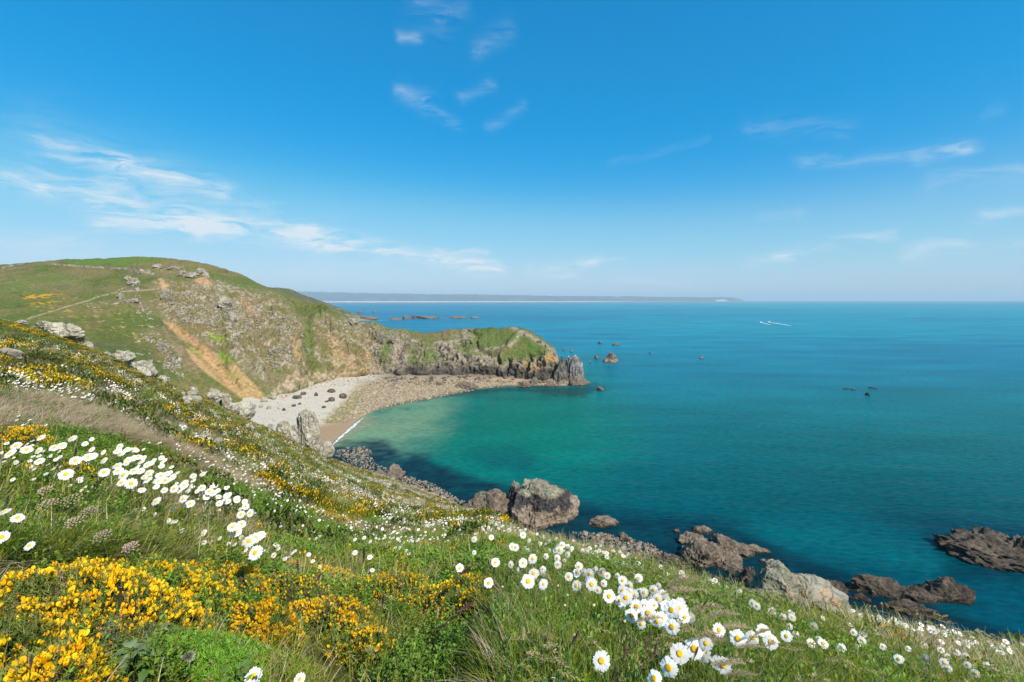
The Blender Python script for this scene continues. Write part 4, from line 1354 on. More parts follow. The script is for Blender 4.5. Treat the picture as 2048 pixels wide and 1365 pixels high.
scatter('cobbles', pts, rng.uniform(-3, 3, (n_, 3)), sc_, np.where(alg, rng.integers(15, 18, n_), np.where(upp, rng.integers(10, 15, n_), np.where(shal, rng.integers(5, 10, n_), rng.integers(0, 10, n_)))), cob_me + cob_dark + cob_alg, label='small tan cobbles covering the bank and shores of the bay', cat='cobbles')

# stony debris on the face across the bay
pts, sc_ = [], []
stones = []
for i in range(8):
    v, f = rock_shape(340 + i, 2, (.5, .42, .55), cuts=10, rough=.15)
    stones.append(mesh_np('stone', v, f, False))
    stones[-1].materials.append(M_PALE)
for reg, n_ in (([(330, 590), (420, 580), (520, 610), (600, 640), (620, 700), (600, 740), (540, 740), (470, 690), (400, 650), (345, 640)], 1500), ([(640, 640), (720, 650), (790, 670), (780, 730), (700, 720)], 420), ([(230, 585), (270, 560), (300, 620), (350, 700), (370, 760), (330, 740), (270, 650)], 420), ([(310, 525), (420, 540), (410, 556), (310, 545)], 110)):
    for q in in_poly(reg, n_):
        w = (fbm(np.array([[q[0] / 26, q[1] / 26, 3.0]]), 3, 400)[0])
        if w < 0.02 + rnd.uniform(-.15, .15):
            continue
        p, n0 = on_headland(*q)
        if p is not None:
            pts.append((p.x, p.y, p.z + .2))
            sc_.append(rnd.uniform(.8, 1.7) * (1.7 if rnd.random() < .12 else 1))
n_ = len(pts)
scatter('stones', pts, rng.uniform(-.5, .5, (n_, 3)) + np.stack([0 * np.arange(n_), 0 * np.arange(n_), rng.uniform(0, 6, n_)], 1), sc_, rng.integers(0, 8, n_), stones, label='pale stones strewn over the heathy face of the hill', cat='stones')

# ------------------------------------------------------------------ stone wall, walkers, boats, far houses
def boxes_mesh(name, items, smooth=False):
    """items: (centre, half sizes, z turn); joined uneven blocks"""
    base = np.array([[x, y, z] for z in (-1, 1) for y in (-1, 1) for x in (-1, 1)], float)
    fc = np.array([[0, 2, 3, 1], [4, 5, 7, 6], [0, 1, 5, 4], [2, 6, 7, 3], [0, 4, 6, 2], [1, 3, 7, 5]])
    V, Fc = [], []
    for c, hs_, a in items:
        b_ = base * np.array(hs_) * (1 + rng.uniform(-.18, .18, (8, 3)))
        ca, sa = math.cos(a), math.sin(a)
        b_ = np.stack([b_[:, 0] * ca - b_[:, 1] * sa, b_[:, 0] * sa + b_[:, 1] * ca, b_[:, 2]], 1) + np.array(c)
        Fc.append(fc + 8 * len(V))
        V.append(b_)
    return mesh_np(name, np.concatenate(V), np.concatenate(Fc), smooth)


def wall_along(pts, label, hgt):
    pc = np.array(pts, float)
    k = np.linspace(0, len(pc) - 1, 400)
    items = []
    prev = None
    for a, b_ in zip(np.interp(k, np.arange(len(pc)), pc[:, 0]), np.interp(k, np.arange(len(pc)), pc[:, 1])):
        p, _ = on_headland(a, b_)
        if p is None:
            continue
        if prev is not None and (p - prev).length < 30:
            d = p - prev
            ang = math.atan2(d.y, d.x)
            L = d.length
            for j in range(max(1, int(L / 1.2))):
                q = prev + d * ((j + .5) / max(1, int(L / 1.2)))
                for lay in range(2):
                    items.append(((q.x + rnd.uniform(-.1, .1), q.y, q.z + hgt * (.2 + .5 * lay)), (.55, .45, hgt * .28), ang + rnd.uniform(-.3, .3)))
        prev = p
    o = link('dry_stone_wall', boxes_mesh('dry_stone_wall', items[:6000]), M_PALE)
    return tag(o, label, 'wall')


wall_along([(88, 527), (130, 530), (180, 534), (235, 537), (266, 538), (276, 546)], 'long pale dry stone wall crossing the hilltop pasture', 1.5)
wall_along([(5, 536), (25, 531), (48, 527)], 'short pale dry stone wall at the far left of the hilltop', 1.5)


def body_mesh(name, pose):
    """one continuous standing or walking figure grown from a skeleton"""
    st = .22 if pose == 'walk' else .07
    J = [((0, 0, .95), .15), ((0, 0, 1.18), .135), ((0, 0, 1.40), .16), ((0, 0, 1.52), .062), ((0, .02, 1.66), .105), ((0, .02, 1.75), .075),
         ((.10, 0, .90), .10), ((.11, st * .5, .50), .072), ((.11, st * .4 - .04, .09), .05), ((.11, st * .4 + .14, .04), .045),
         ((-.10, 0, .90), .10), ((-.11, -st * .3, .50), .072), ((-.11, -st - .02, .10), .05), ((-.11, -st + .14, .04), .045),
         ((.20, 0, 1.40), .07), ((.26, -st * .5, 1.13), .05), ((.27, -st * .2 + .06, .87), .04), ((.27, -st * .1 + .09, .77), .038),
         ((-.20, 0, 1.40), .07), ((-.26, st * .4, 1.13), .05), ((-.27, st * .5 + .06, .87), .04), ((-.27, st * .6 + .09, .77), .038)]
    E = [(0, 1), (1, 2), (2, 3), (3, 4), (4, 5), (0, 6), (6, 7), (7, 8), (8, 9), (0, 10), (10, 11), (11, 12), (12, 13), (2, 14), (14, 15), (15, 16), (16, 17), (2, 18), (18, 19), (19, 20), (20, 21)]
    me = bpy.data.meshes.new(name)
    me.from_pydata([j[0] for j in J], E, [])
    o = bpy.data.objects.new(name, me)
    col.objects.link(o)
    md = o.modifiers.new('skin', 'SKIN')
    sv = me.skin_vertices[0].data
    for i, (p, r) in enumerate(J):
        sv[i].radius = (r, r * .85)
    sv[0].use_root = True
    o.modifiers.new('sub', 'SUBSURF').levels = 1
    dg = bpy.context.evaluated_depsgraph_get()
    m2 = bpy.data.meshes.new_from_object(o.evaluated_get(dg))
    bpy.data.objects.remove(o)
    m2.name = name
    return m2


M_SKIN = plain_mat('skin', (0.55, 0.35, 0.26))
M_HAIR = plain_mat('hair', (0.05, 0.035, 0.025))
M_JEANS = plain_mat('trousers', (0.05, 0.06, 0.10))
_cl = {}


def person(px_, py_, colour, cname, pose, label, face=0.0):
    p, _ = on_headland(px_, py_)
    if p is None:
        return
    me = body_mesh('person', pose)
    if cname not in _cl:
        _cl[cname] = plain_mat('jacket_' + cname, colour)
    me.materials.clear()
    for m_ in (M_JEANS, _cl[cname], M_SKIN, M_HAIR):
        me.materials.append(m_)
    for f in me.polygons:
        z = f.center.z
        f.material_index = 0 if z < .92 and abs(f.center.x) < .2 else (2 if z < .84 and abs(f.center.x) > .2 else (1 if z < 1.5 else (3 if z > 1.72 or f.center.y < -.03 else 2)))
        f.use_smooth = True
    o = link('person', me)
    o.location = p
    o.rotation_euler = (0, 0, face)
    tag(o, label, 'person', 'walkers on the coast path')


for a in ((188, 597, (.75, .73, .70), 'white', 'stand', 'walker in a white top standing on the slope path', 2.0), (200, 592, (.35, .04, .03), 'red', 'walk', 'walker in a red jacket just above the white one', 1.0), (202, 592, (.03, .03, .035), 'black', 'walk', 'walker in black close beside the red jacket', 1.2),
          (108, 620, (.28, .05, .06), 'dark_red', 'walk', 'walker in dark red at the head of the lower group', 1.0), (112, 619, (.03, .03, .035), 'black', 'walk', 'walker in black inside the lower group', 1.0), (118, 617, (.45, .12, .16), 'pink', 'walk', 'walker in pink at the right of the lower group', 1.0),
          (219, 589, (.03, .04, .06), 'navy', 'walk', 'walker in navy on the left of the upper pair', 1.2), (222, 588, (.03, .03, .035), 'black', 'walk', 'walker in black on the right of the upper pair', 1.2), (238, 584, (.03, .03, .035), 'black', 'stand', 'lone dark walker below the rocky knob', 1.4),
          (311, 579, (.03, .04, .06), 'navy', 'walk', 'walker in navy on the path left of the big smooth boulder', 1.4), (322, 578, (.03, .03, .035), 'black', 'walk', 'walker in black at the foot of the bare earth track', 1.4)):
    person(*a)

M_WHITE = plain_mat('boat_white', (.8, .8, .78), .35, .5)
M_GLASSD = plain_mat('boat_window', (.03, .04, .05), .1, .6)


def boat(px_, py_, label, s_=1.0, face=R(195)):
    P = on_plane(px_, py_, 0)
    root = link('motorboat', None)
    root.location = P
    root.rotation_euler = (0, 0, face)
    root.scale = (s_,) * 3
    xs = np.linspace(0, 1, 12)
    L = 9.0
    V = []
    for x in xs:
        w = 1.5 * (1 - max(0, (x - .45) / .55) ** 2.2)
        sh = 1.0 + .55 * x * x
        for a, zz in ((-1, sh), (-.92, .35), (0, -.25 + .5 * max(0, x - .75)), (.92, .35), (1, sh)):
            V.append(((x - .5) * L, a * w, zz))
        V.append(((x - .5) * L, 0, sh - .12))
    V = np.array(V)
    Fq = []
    for i in range(11):
        for j in range(4):
            Fq.append([i * 6 + j, i * 6 + j + 1, i * 6 + j + 7, i * 6 + j + 6])
        Fq.append([i * 6 + 4, i * 6 + 5, i * 6 + 11, i * 6 + 10])
        Fq.append([i * 6 + 5, i * 6 + 0, i * 6 + 6, i * 6 + 11])
    Fq.append([0, 5, 4, 1])
    Fq.append([1, 4, 3, 2])
    link('hull', mesh_np('hull', V, np.array(Fq)), M_WHITE, root)
    link('cabin', boxes_mesh('cabin', [((-.3, 0, 1.65), (1.5, .95, .75), 0), ((-.5, 0, 2.48), (1.7, 1.05, .07), 0)]), M_WHITE, root)
    link('windscreen', boxes_mesh('windscreen', [((1.22, 0, 1.8), (.06, .85, .4), 0)]), M_GLASSD, root)
    return tag(root, label, 'boat', 'white motorboats out at sea')


def wake(pts, label):
    pc = np.array(pts, float)
    k = np.linspace(0, len(pc) - 1, 80)
    fx, fy, fw = (np.interp(k, np.arange(len(pc)), pc[:, j]) for j in range(3))
    rows = []
    for t in (-1, -.4, .4, 1):
        rows.append(np.array([tuple(on_plane(a, b_ + t * w * .6, .12)) for a, b_, w in zip(fx, fy, fw)]))
    tag(link('wake', mesh_np('wake', np.concatenate(rows), grid_faces(4, 80)), M_FOAM), label, 'wake', kind='stuff')


boat(1522, 646.5, 'white motorboat in the lead far out in open water', 1.0)
boat(1538, 646.0, 'white motorboat following with a long wake', 1.0)
wake([(1523, 646.8, .5), (1532, 649, .7), (1542, 651, .3)], 'short white wake behind the leading motorboat')
wake([(1539, 646.4, .4), (1556, 648.4, .7), (1572, 651.4, .6), (1584, 654, .2)], 'long white wake behind the following motorboat')

items = []
for _ in range(40):
    x = rnd.uniform(655, 900)
    u = ray(x, 600)[0]
    yy = 25000 + rnd.uniform(60, 900)
    t_ = float(np.interp(x, [655, 900], [.55, .4]))
    items.append(((u * yy, yy, rnd.uniform(90, 220) * t_ * 1.4), (28, 18, 13), rnd.uniform(0, 3)))
tag(link('far_houses', boxes_mesh('far_houses', items), plain_mat('house_white', (.6, .57, .52))), 'tiny pale houses sprinkled along the distant coast', 'houses', kind='stuff')
items = [((ray(x, 598)[0] * 24700, 24700, 40 + h_ * 2), (w * 4, 64, h_ * 4), 0) for x, w, h_ in ((1436, 34, 10), (1445, 22, 13), (1451, 18, 8))]
tag(link('far_building', boxes_mesh('far_building', items), plain_mat('plant_white', (.62, .6, .58))), 'pale large buildings on the point at the end of the distant coast', 'building')

# ------------------------------------------------------------------ sea air
HAZE_DENSITY = 4.2e-5
hv = bpy.data.meshes.new('haze')
s_ = 64000
# the box reaches past the sea sheet on every side
sx0, sx1 = float(ax[0]) - 500, float(ax[-1]) + 500
sy0, sy1 = float(ay[0]) - 200, float(ay[-1]) + 500
sz0, sz1 = -8.0, 680.0
bm = bmesh.new()
bmesh.ops.create_cube(bm, size=1.0)
for v in bm.verts:
    v.co = Vector(((sx0 + sx1) / 2 + v.co.x * (sx1 - sx0), (sy0 + sy1) / 2 + v.co.y * (sy1 - sy0), (sz0 + sz1) / 2 + v.co.z * (sz1 - sz0)))
bm.to_mesh(hv)
bm.free()
mh = bpy.data.materials.new('haze_air')
mh.use_nodes = True
nt = mh.node_tree
nt.nodes.clear()
pv = nt.nodes.new('ShaderNodeVolumePrincipled')
pv.inputs['Color'].default_value = (0.64, 0.85, 1.0, 1)
pv.inputs['Density'].default_value = HAZE_DENSITY
pv.inputs['Anisotropy'].default_value = 0.0
ou = nt.nodes.new('ShaderNodeOutputMaterial')
nt.links.new(pv.outputs[0], ou.inputs['Volume'])
tag(link('haze', hv, mh), 'thin sea haze over the whole bay', 'haze', kind='stuff')

# ------------------------------------------------------------------ plants of the near slope
M_GRASS = leaf_mat('grass_blades', None, .38, .05, .12)
M_HERB = leaf_mat('herb_leaves', None, .35, .04, .25)
M_PETAL = leaf_mat('daisy_petals', (.88, .87, .83), .34, 0.0, .1)
M_DISC = plain_mat('daisy_disc', (.78, .42, .012), .8, .2)
M_STEM = leaf_mat('flower_stems', (.10, .16, .03), .15, .03, .2)
M_GORSE = leaf_mat('gorse_blossoms', None, .28, .015, .25)
M_SPINE = leaf_mat('gorse_spines', None, .2, .05, .2)
M_SEED = leaf_mat('seed_heads', None, .15, .02, .15)
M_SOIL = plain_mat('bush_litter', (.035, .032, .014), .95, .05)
M_WOOD = plain_mat('dead_wood', (.30, .22, .15), .9, .1)


class Soup:
    """collects strips, tubes and small shapes with a colour per vertex; build() makes one mesh"""

    def __init__(self):
        self.v, self.f, self.c = [], [], []

    def add(self, V, F, c):
        o = len(self.v)
        self.v += [tuple(p) for p in V]
        self.f += [tuple(i + o for i in q) for q in F]
        c = np.asarray(c, float)
        self.c += [tuple(c)] * len(V) if c.ndim == 1 else [tuple(q) for q in c]

    def blade(self, base, az_, h, lean, bend, w, c, seg=3, twist=0.0):
        dx, dy = math.cos(az_), math.sin(az_)
        px_, py_ = -math.sin(az_ + twist), math.cos(az_ + twist)
        V = []
        for i in range(seg + 1):
            t = i / seg
            a = lean + bend * t
            r_ = h * (math.sin(lean + bend * .5 * t)) * t
            z_ = h * t * math.cos(lean + bend * .55 * t)
            ww = w * (1 - t ** 1.6) * .5
            cx_, cy_, cz_ = base[0] + dx * r_, base[1] + dy * r_, base[2] + z_
            if i < seg:
                V += [(cx_ - px_ * ww, cy_ - py_ * ww, cz_), (cx_ + px_ * ww, cy_ + py_ * ww, cz_)]
            else:
                V.append((cx_, cy_, cz_))
        F = [(2 * i, 2 * i + 1, 2 * i + 3, 2 * i + 2) for i in range(seg - 1)] + [(2 * seg - 2, 2 * seg - 1, 2 * seg)]
        self.add(V, F, c)
        return V[-1]

    def leaf(self, base, d, L, w, c, up=(0, 0, 1), fold=.25):
        d = Vector(d).normalized()
        s_ = d.cross(Vector(up))
        if s_.length < 1e-3:
            s_ = Vector((1, 0, 0))
        s_.normalize()
        n_ = s_.cross(d)
        b_ = Vector(base)
        V = [b_, b_ + d * L * .35 + s_ * w * .5 + n_ * w * fold, b_ + d * L * .75 + s_ * w * .36 + n_ * w * fold, b_ + d * L - n_ * w * .2, b_ + d * L * .75 - s_ * w * .36 + n_ * w * fold, b_ + d * L * .35 - s_ * w * .5 + n_ * w * fold, b_ + d * L * .5]
        self.add(V, [(0, 1, 6), (1, 2, 6), (2, 3, 6), (3, 4, 6), (4, 5, 6), (5, 0, 6)], c)

    def tube(self, pts, radii, c, n=4):
        V = []
        for i, p in enumerate(pts):
            p = Vector(p)
            q = Vector(pts[min(i + 1, len(pts) - 1)]) - Vector(pts[max(i - 1, 0)])
            q.normalize()
            a = q.orthogonal().normalized()
            b_ = q.cross(a)
            for k in range(n):
                t = 2 * math.pi * k / n
                V.append(p + (a * math.cos(t) + b_ * math.sin(t)) * radii[i])
        F = [(i * n + k, i * n + (k + 1) % n, (i + 1) * n + (k + 1) % n, (i + 1) * n + k) for i in range(len(pts) - 1) for k in range(n)]
        self.add(V, F, c)

    def build(self, name, mat, smooth=True):
        me = bpy.data.meshes.new(name)
        me.from_pydata(self.v, [], self.f)
        a = me.color_attributes.new('Col', 'FLOAT_COLOR', 'POINT')
        c4 = np.ones((len(self.v), 4), np.float32)
        c4[:, :3] = self.c
        a.data.foreach_set('color', c4.ravel())
        me.polygons.foreach_set('use_smooth', np.full(len(me.polygons), smooth))
        me.materials.append(mat)
        return me


def jig(c, k=.2):
    f = 1 + rnd.uniform(-k, k)
    return (c[0] * f * (1 + rnd.uniform(-k, k) * .5), c[1] * f, c[2] * f)


GREEN = [(.175, .230, .012), (.235, .275, .014), (.090, .150, .012), (.285, .290, .024), (.070, .130, .020)]
BLUEG = [(.085, .165, .050), (.110, .190, .055)]
STRAW = [(.62, .49, .32), (.70, .57, .40), (.54, .41, .26), (.60, .45, .34)]
OLIVE = [(.26, .245, .045), (.30, .265, .06), (.20, .21, .03)]
LEAFY = [(.16, .27, .025), (.125, .225, .025), (.20, .30, .04)]


def tuft(n, rad, h0, h1, w, cols, lean0=.1, lean1=.7, wind=.25, seg=3):
    s_ = Soup()
    for _ in range(n):
        r_ = rad * math.sqrt(rnd.random())
        a = rnd.uniform(0, 6.283)
        az_ = a + rnd.uniform(-.8, .8)
        # a breeze from the left leans most blades one way
        if rnd.random() < wind:
            az_ = rnd.uniform(-.7, .7)
        s_.blade((r_ * math.cos(a), r_ * math.sin(a), -.02), az_, rnd.uniform(h0, h1), rnd.uniform(lean0, lean1), rnd.uniform(.2, 1.1), w * rnd.uniform(.6, 1.3), jig(rnd.choice(cols)), seg, rnd.uniform(-.8, .8))
    return s_


def herb(n, rad, h0, h1, cols, lw=.011, ll=.026):
    s_ = Soup()
    for _ in range(n):
        r_ = rad * math.sqrt(rnd.random())
        a = rnd.uniform(0, 6.283)
        b_ = Vector((r_ * math.cos(a), r_ * math.sin(a), -.02))
        h = rnd.uniform(h0, h1)
        top = b_ + Vector((rnd.uniform(-.05, .07), rnd.uniform(-.05, .05), h))
        c = jig(rnd.choice(cols))
        m_ = max(4, int(h / .02))
        for k in range(m_):
            t = (k + 1) / m_
            p = b_.lerp(top, t)
            aa = k * 2.4 + rnd.uniform(-.5, .5)
            s_.leaf(p, (math.cos(aa), math.sin(aa), rnd.uniform(.2, .9)), ll * rnd.uniform(.7, 1.2) * (1.2 - .5 * t), lw * rnd.uniform(.7, 1.2), jig(c, .12))
        s_.tube([b_, top], [.0016, .001], c, 3)
    return s_


protos = []
for i in range(4):
    protos.append(tuft(46, .055, .10, .24, .0045, GREEN + OLIVE[:1], wind=.3).build('grass_tuft', M_GRASS))           # 0-3 green
for i in range(2):
    protos.append(tuft(26, .05, .16, .32, .0065, BLUEG + GREEN[:2], wind=.3).build('grass_tuft', M_GRASS))            # 4-5 blue green
for i in range(2):
    protos.append(tuft(44, .06, .14, .32, .0036, STRAW + OLIVE[:1], .5, 1.2, .75).build('dry_tuft', M_GRASS))        # 6-7 straw
for i in range(3):
    protos.append(herb(13, .06, .08, .19, LEAFY).build('herb_tuft', M_HERB))   # 8-10 leafy
for i in range(2):
    protos.append(tuft(40, .06, .08, .19, .004, OLIVE + GREEN[:2] + STRAW[:1], wind=.5).build('grass_tuft', M_GRASS))     # 11-12 olive


def panicle(n, rad, h0, h1, cols):
    """flowering grass: thin stalks that nod downwind and end in a loose tan head"""
    s_ = Soup()
    for _ in range(n):
        r_, a = rad * math.sqrt(rnd.random()), rnd.uniform(0, 6.283)
        b_ = Vector((r_ * math.cos(a), r_ * math.sin(a), -.02))
        h = rnd.uniform(h0, h1)
        az_ = rnd.uniform(-.8, .8)
        d = Vector((math.cos(az_), math.sin(az_), 0))
        p1, p2 = b_ + d * h * .12 + Vector((0, 0, h * .6)), b_ + d * h * .34 + Vector((0, 0, h * .92))
        p3 = p2 + d * h * .22 + Vector((0, 0, h * rnd.uniform(-.06, .08)))
        c = jig(rnd.choice(cols))
        s_.tube([b_, p1, p2], [.0010, .0009, .0007], (c[0] * .7, c[1] * .85, c[2] * .6), 3)
        for k in range(16):
            t = k / 15
            q = p2.lerp(p3, t) + Vector((0, 0, -.03 * h * t * t))
            aa = k * 2.4
            s_.leaf(q, d + Vector((rnd.uniform(-.5, .5), math.cos(aa) * .7, math.sin(aa) * .7)), .014 * (1.2 - .6 * t), .0042, jig(c, .15))
    for _ in range(12):
        s_.blade((rnd.uniform(-rad, rad), rnd.uniform(-rad, rad), -.02), rnd.uniform(0, 6.28), rnd.uniform(.08, .18), .3, .8, .004, jig(rnd.choice(GREEN + OLIVE)))
    return s_


for i in range(3):
    protos.append(panicle(5, .07, .18, .30, [(.42, .34, .17), (.34, .30, .13), (.48, .38, .22), (.26, .25, .09)]).build('flowering_grass', M_GRASS))   # 13-15
N_NEAR = len(protos)


def sample_slope(n, r0, r1, pw=1.0, margin=140):
    """random points of the near slope inside (or just outside) the picture, even in area when pw = 1"""
    out = []
    while len(out) < n:
        m_ = n * 2
        th = rng.uniform(-.98, .98, m_)
        q = rng.uniform(0, 1, m_)
        r_ = (r0 ** (2 * pw) + q * (r1 ** (2 * pw) - r0 ** (2 * pw))) ** (.5 / pw)
        X, Y = np.sin(th) * r_, np.cos(th) * r_
        Z = z_near(X, Y)
        D = np.interp(th, _th, D_)
        px, py = project(np.stack([X, Y, Z], 1))
        ok = (px > -margin) & (px < 2048 + margin) & (py < 1365 + 480) & (r_ < D * 1.35) & (Z > 2.0)
        for a in zip(X[ok], Y[ok], Z[ok], px[ok], py[ok]):
            out.append(a)
    return np.array(out[:n])


DRY = [(-60, 788), (60, 790), (150, 812), (260, 845), (340, 870), (440, 912), (400, 916), (300, 886), (170, 860), (-60, 852)]
DRY2 = [(690, 905), (860, 985), (930, 1015), (900, 1020), (800, 985), (680, 930)]
DRY3 = [(1330, 1165), (1440, 1180), (1500, 1260), (1480, 1365), (1400, 1365)]
GORSE_FLOOR = [(0, 1130), (40, 1108), (230, 1104), (420, 1120), (520, 1125), (700, 1110), (860, 1165), (980, 1200), (940, 1215), (800, 1220), (780, 1300), (660, 1365), (-60, 1400), (-80, 1140)]


def slopes_tilt(n):
    return np.stack([rng.uniform(-.2, .2, n), rng.uniform(-.05, .30, n), rng.uniform(-.7, .7, n)], 1)


# near turf
S = sample_slope(13500, .42, 3.6, .62)
px, py = S[:, 3], S[:, 4]
dry = poly_sd(px, py, DRY) > -14
dry3 = poly_sd(px, py, DRY3) > 0
leafy = fbm(P2(S[:, 0] / .35, S[:, 1] / .35), 3, 501)
gf = poly_sd(px, py - 20, GORSE_FLOOR) > 0
u_ = rng.uniform(0, 1, len(S))
idx = np.where(u_ < .52, rng.integers(0, 4, len(S)), np.where(u_ < .66, rng.integers(4, 6, len(S)), np.where(u_ < .74, rng.integers(6, 8, len(S)), np.where(u_ < .86, rng.integers(8, 11, len(S)), rng.integers(11, 13, len(S))))))
idx = np.where((leafy > .12) & (u_ > .15), rng.integers(8, 11, len(S)), idx)
idx = np.where(dry & (u_ < .8), rng.integers(6, 8, len(S)), idx)
idx = np.where(dry3 & (u_ < .25), rng.integers(6, 8, len(S)), idx)
scl = rng.uniform(.65, 1.15, len(S)) * np.interp(np.hypot(S[:, 0], S[:, 1]), [.42, .8, 1.4], [.42, .7, 1.0])
right = px > 900
pan = (rng.uniform(0, 1, len(S)) < np.where(right, .03, .012)) & ~dry
idx = np.where(pan, rng.integers(13, 16, len(S)), idx)
front = (px < 990) & (py > 1140 + np.clip(px - 800, 0, 300) * .2)          # the gorse row and all that grows before it
keep = ~(gf & (u_ < .9)) & ~(front & (u_ < .93))
keep &= ~((np.hypot(S[:, 0], S[:, 1]) < .55) & (u_ > .5))
S, idx, scl = S[keep], idx[keep], scl[keep]
scatter('grass', S[:, :3], slopes_tilt(len(S)), scl, idx, protos, label='long green grass and leafy herbs round the viewpoint', cat='grass')

# the pale dry band on the left, combed by the wind
S = sample_slope(30000, 1.2, 12, .7)
S = S[poly_sd(S[:, 3] + 30 * fbm(P2(S[:, 0], S[:, 1]), 3, 505), S[:, 4] - 6 + 22 * fbm(P2(S[:, 0] / .7, S[:, 1] / .7), 3, 506), DRY) > -4][:3000]
scatter('dry_grass', S[:, :3], slopes_tilt(len(S)), rng.uniform(1.0, 1.7, len(S)), rng.integers(0, 2, len(S)), protos[6:8], label='pale straw grass combed by the wind on the left of the slope', cat='grass')

# middle distance turf: broader, coarser tufts
mid = []
for i in range(4):
    mid.append(tuft(60, .13, .10, .24, .007, GREEN + OLIVE + OLIVE + OLIVE[:1] + STRAW[:1], .2, 1.0, .5, 2).build('turf_tuft', M_GRASS))
for i in range(2):
    mid.append(tuft(60, .13, .12, .28, .005, STRAW + OLIVE[:1], .5, 1.2, .8, 2).build('dry_turf', M_GRASS))
for i in range(2):
    mid.append(herb(26, .14, .08, .18, LEAFY, .016, .035).build('herb_turf', M_HERB))
for i in range(2):
    mid.append(panicle(9, .14, .16, .28, [(.42, .34, .17), (.34, .30, .13), (.48, .38, .22)]).build('flowering_turf', M_GRASS))
S = sample_slope(15000, 3.2, 16, .75)
px, py = S[:, 3], S[:, 4]
nn = fbm(P2(S[:, 0] / 1.6, S[:, 1] / 1.6), 3, 511)
u_ = rng.uniform(0, 1, len(S))
idx = np.where(u_ < .72, rng.integers(0, 4, len(S)), np.where(u_ < .84, rng.integers(4, 6, len(S)), rng.integers(6, 8, len(S))))
idx = np.where((nn > .18) & (u_ > .3), rng.integers(4, 6, len(S)), idx)
idx = np.where((nn < -.2) & (u_ > .3), rng.integers(6, 8, len(S)), idx)
idx = np.where((poly_sd(px, py, DRY) > -8) & (u_ < .85), rng.integers(4, 6, len(S)), idx)
idx = np.where((px > 850) & (rng.uniform(0, 1, len(S)) < .05), rng.integers(8, 10, len(S)), idx)
scatter('meadow', S[:, :3], slopes_tilt(len(S)), rng.uniform(.7, 1.25, len(S)), idx, mid, label='grass of the slope a few steps away', cat='grass')

S = sample_slope(20000, 14, 128, .5)
px, py = S[:, 3], S[:, 4]
nn = fbm(P2(S[:, 0] / 7, S[:, 1] / 7), 3, 521)
u_ = rng.uniform(0, 1, len(S))
idx = np.where(u_ < .75, rng.integers(0, 4, len(S)), np.where(u_ < .88, rng.integers(4, 6, len(S)), rng.integers(6, 8, len(S))))
idx = np.where((nn > .15) & (u_ > .35), rng.integers(4, 6, len(S)), idx)
idx = np.where((poly_sd(px, py, DRY2) > -5) & (u_ < .8), rng.integers(4, 6, len(S)), idx)
scatter('far_meadow', S[:, :3], slopes_tilt(len(S)), rng.uniform(1.0, 1.9, len(S)), idx, mid, label='rough turf running down to the shore', cat='grass')


# ------------------------------------------------------------------ daisies
def petal_ring(seed, nq=24, R_=.024, droop=.15):
    g = random.Random(seed)
    s_ = Soup()
    for k in range(nq):
        a = 2 * math.pi * k / nq + g.uniform(-.06, .06)
        L = R_ * g.uniform(.88, 1.06)
        w = .0058 * g.uniform(.85, 1.15)
        z_ = g.uniform(-.0008, .0012)
        d = Vector((math.cos(a), math.sin(a), 0))
        t_ = Vector((-math.sin(a), math.cos(a), 0))
        dz = g.uniform(-.25, .12) * droop * 4
        P = []
        for q, ww in ((.26, .6), (.6, 1.0), (.92, .85), (1.0, .35)):
            c_ = d * L * q + Vector((0, 0, z_ + L * (q * .12 - q * q * (.10 + .25 * droop) + dz * q * q * .12)))
            P += [c_ - t_ * w * ww * .5, c_ + t_ * w * ww * .5 + Vector((0, 0, .0006))]
        s_.add(P, [(0, 1, 3, 2), (2, 3, 5, 4), (4, 5, 7, 6)], (.84, .84, .82))
    return s_.build('petals', M_PETAL)


def disc_mesh(R_=.0078):
    V, Fc = [], []
    rings = [(1.0, 0.0), (.98, .25), (.75, .42), (.42, .46)]
    n = 14
    for r_, z_ in rings:
        for k in range(n):
            V.append((R_ * r_ * math.cos(2 * math.pi * k / n), R_ * r_ * math.sin(2 * math.pi * k / n), R_ * z_))
    V.append((0, 0, R_ * .38))
    for i in range(3):
        for k in range(n):
            Fc.append((i * n + k, i * n + (k + 1) % n, (i + 1) * n + (k + 1) % n, (i + 1) * n + k))
    for k in range(n):
        Fc.append((3 * n + k, 3 * n + (k + 1) % n, 4 * n))
    me = bpy.data.meshes.new('disc')
    me.from_pydata(V, [], Fc)
    me.polygons.foreach_set('use_smooth', np.full(len(me.polygons), True))
    me.materials.append(M_DISC)
    return me


PET = [petal_ring(i, 22 + i % 5, .0235, .05 + .12 * (i % 4)) for i in range(8)]
DSC = disc_mesh()


def stem_between(a, b_, bow, name='stem', r_=.0013, leaves=3):
    """stem mesh with its origin at a"""
    s_ = Soup()
    d = b_ - a
    pts = [Vector((0, 0, 0)), d * .35 + bow * .8, d * .7 + bow, d]
    s_.tube(pts, [r_ * 1.2, r_ * 1.1, r_, r_ * .9], (.10, .16, .03), 4)
    for k in range(leaves):
        t = .15 + .5 * k / max(1, leaves)
        p = d * t + bow * min(1, t * 1.6)
        aa = rnd.uniform(0, 6.28)
        s_.leaf(p, (math.cos(aa), math.sin(aa), .7), .03, .007, (.09, .15, .025))
    return s_.build(name, M_STEM)


n_daisy = 0


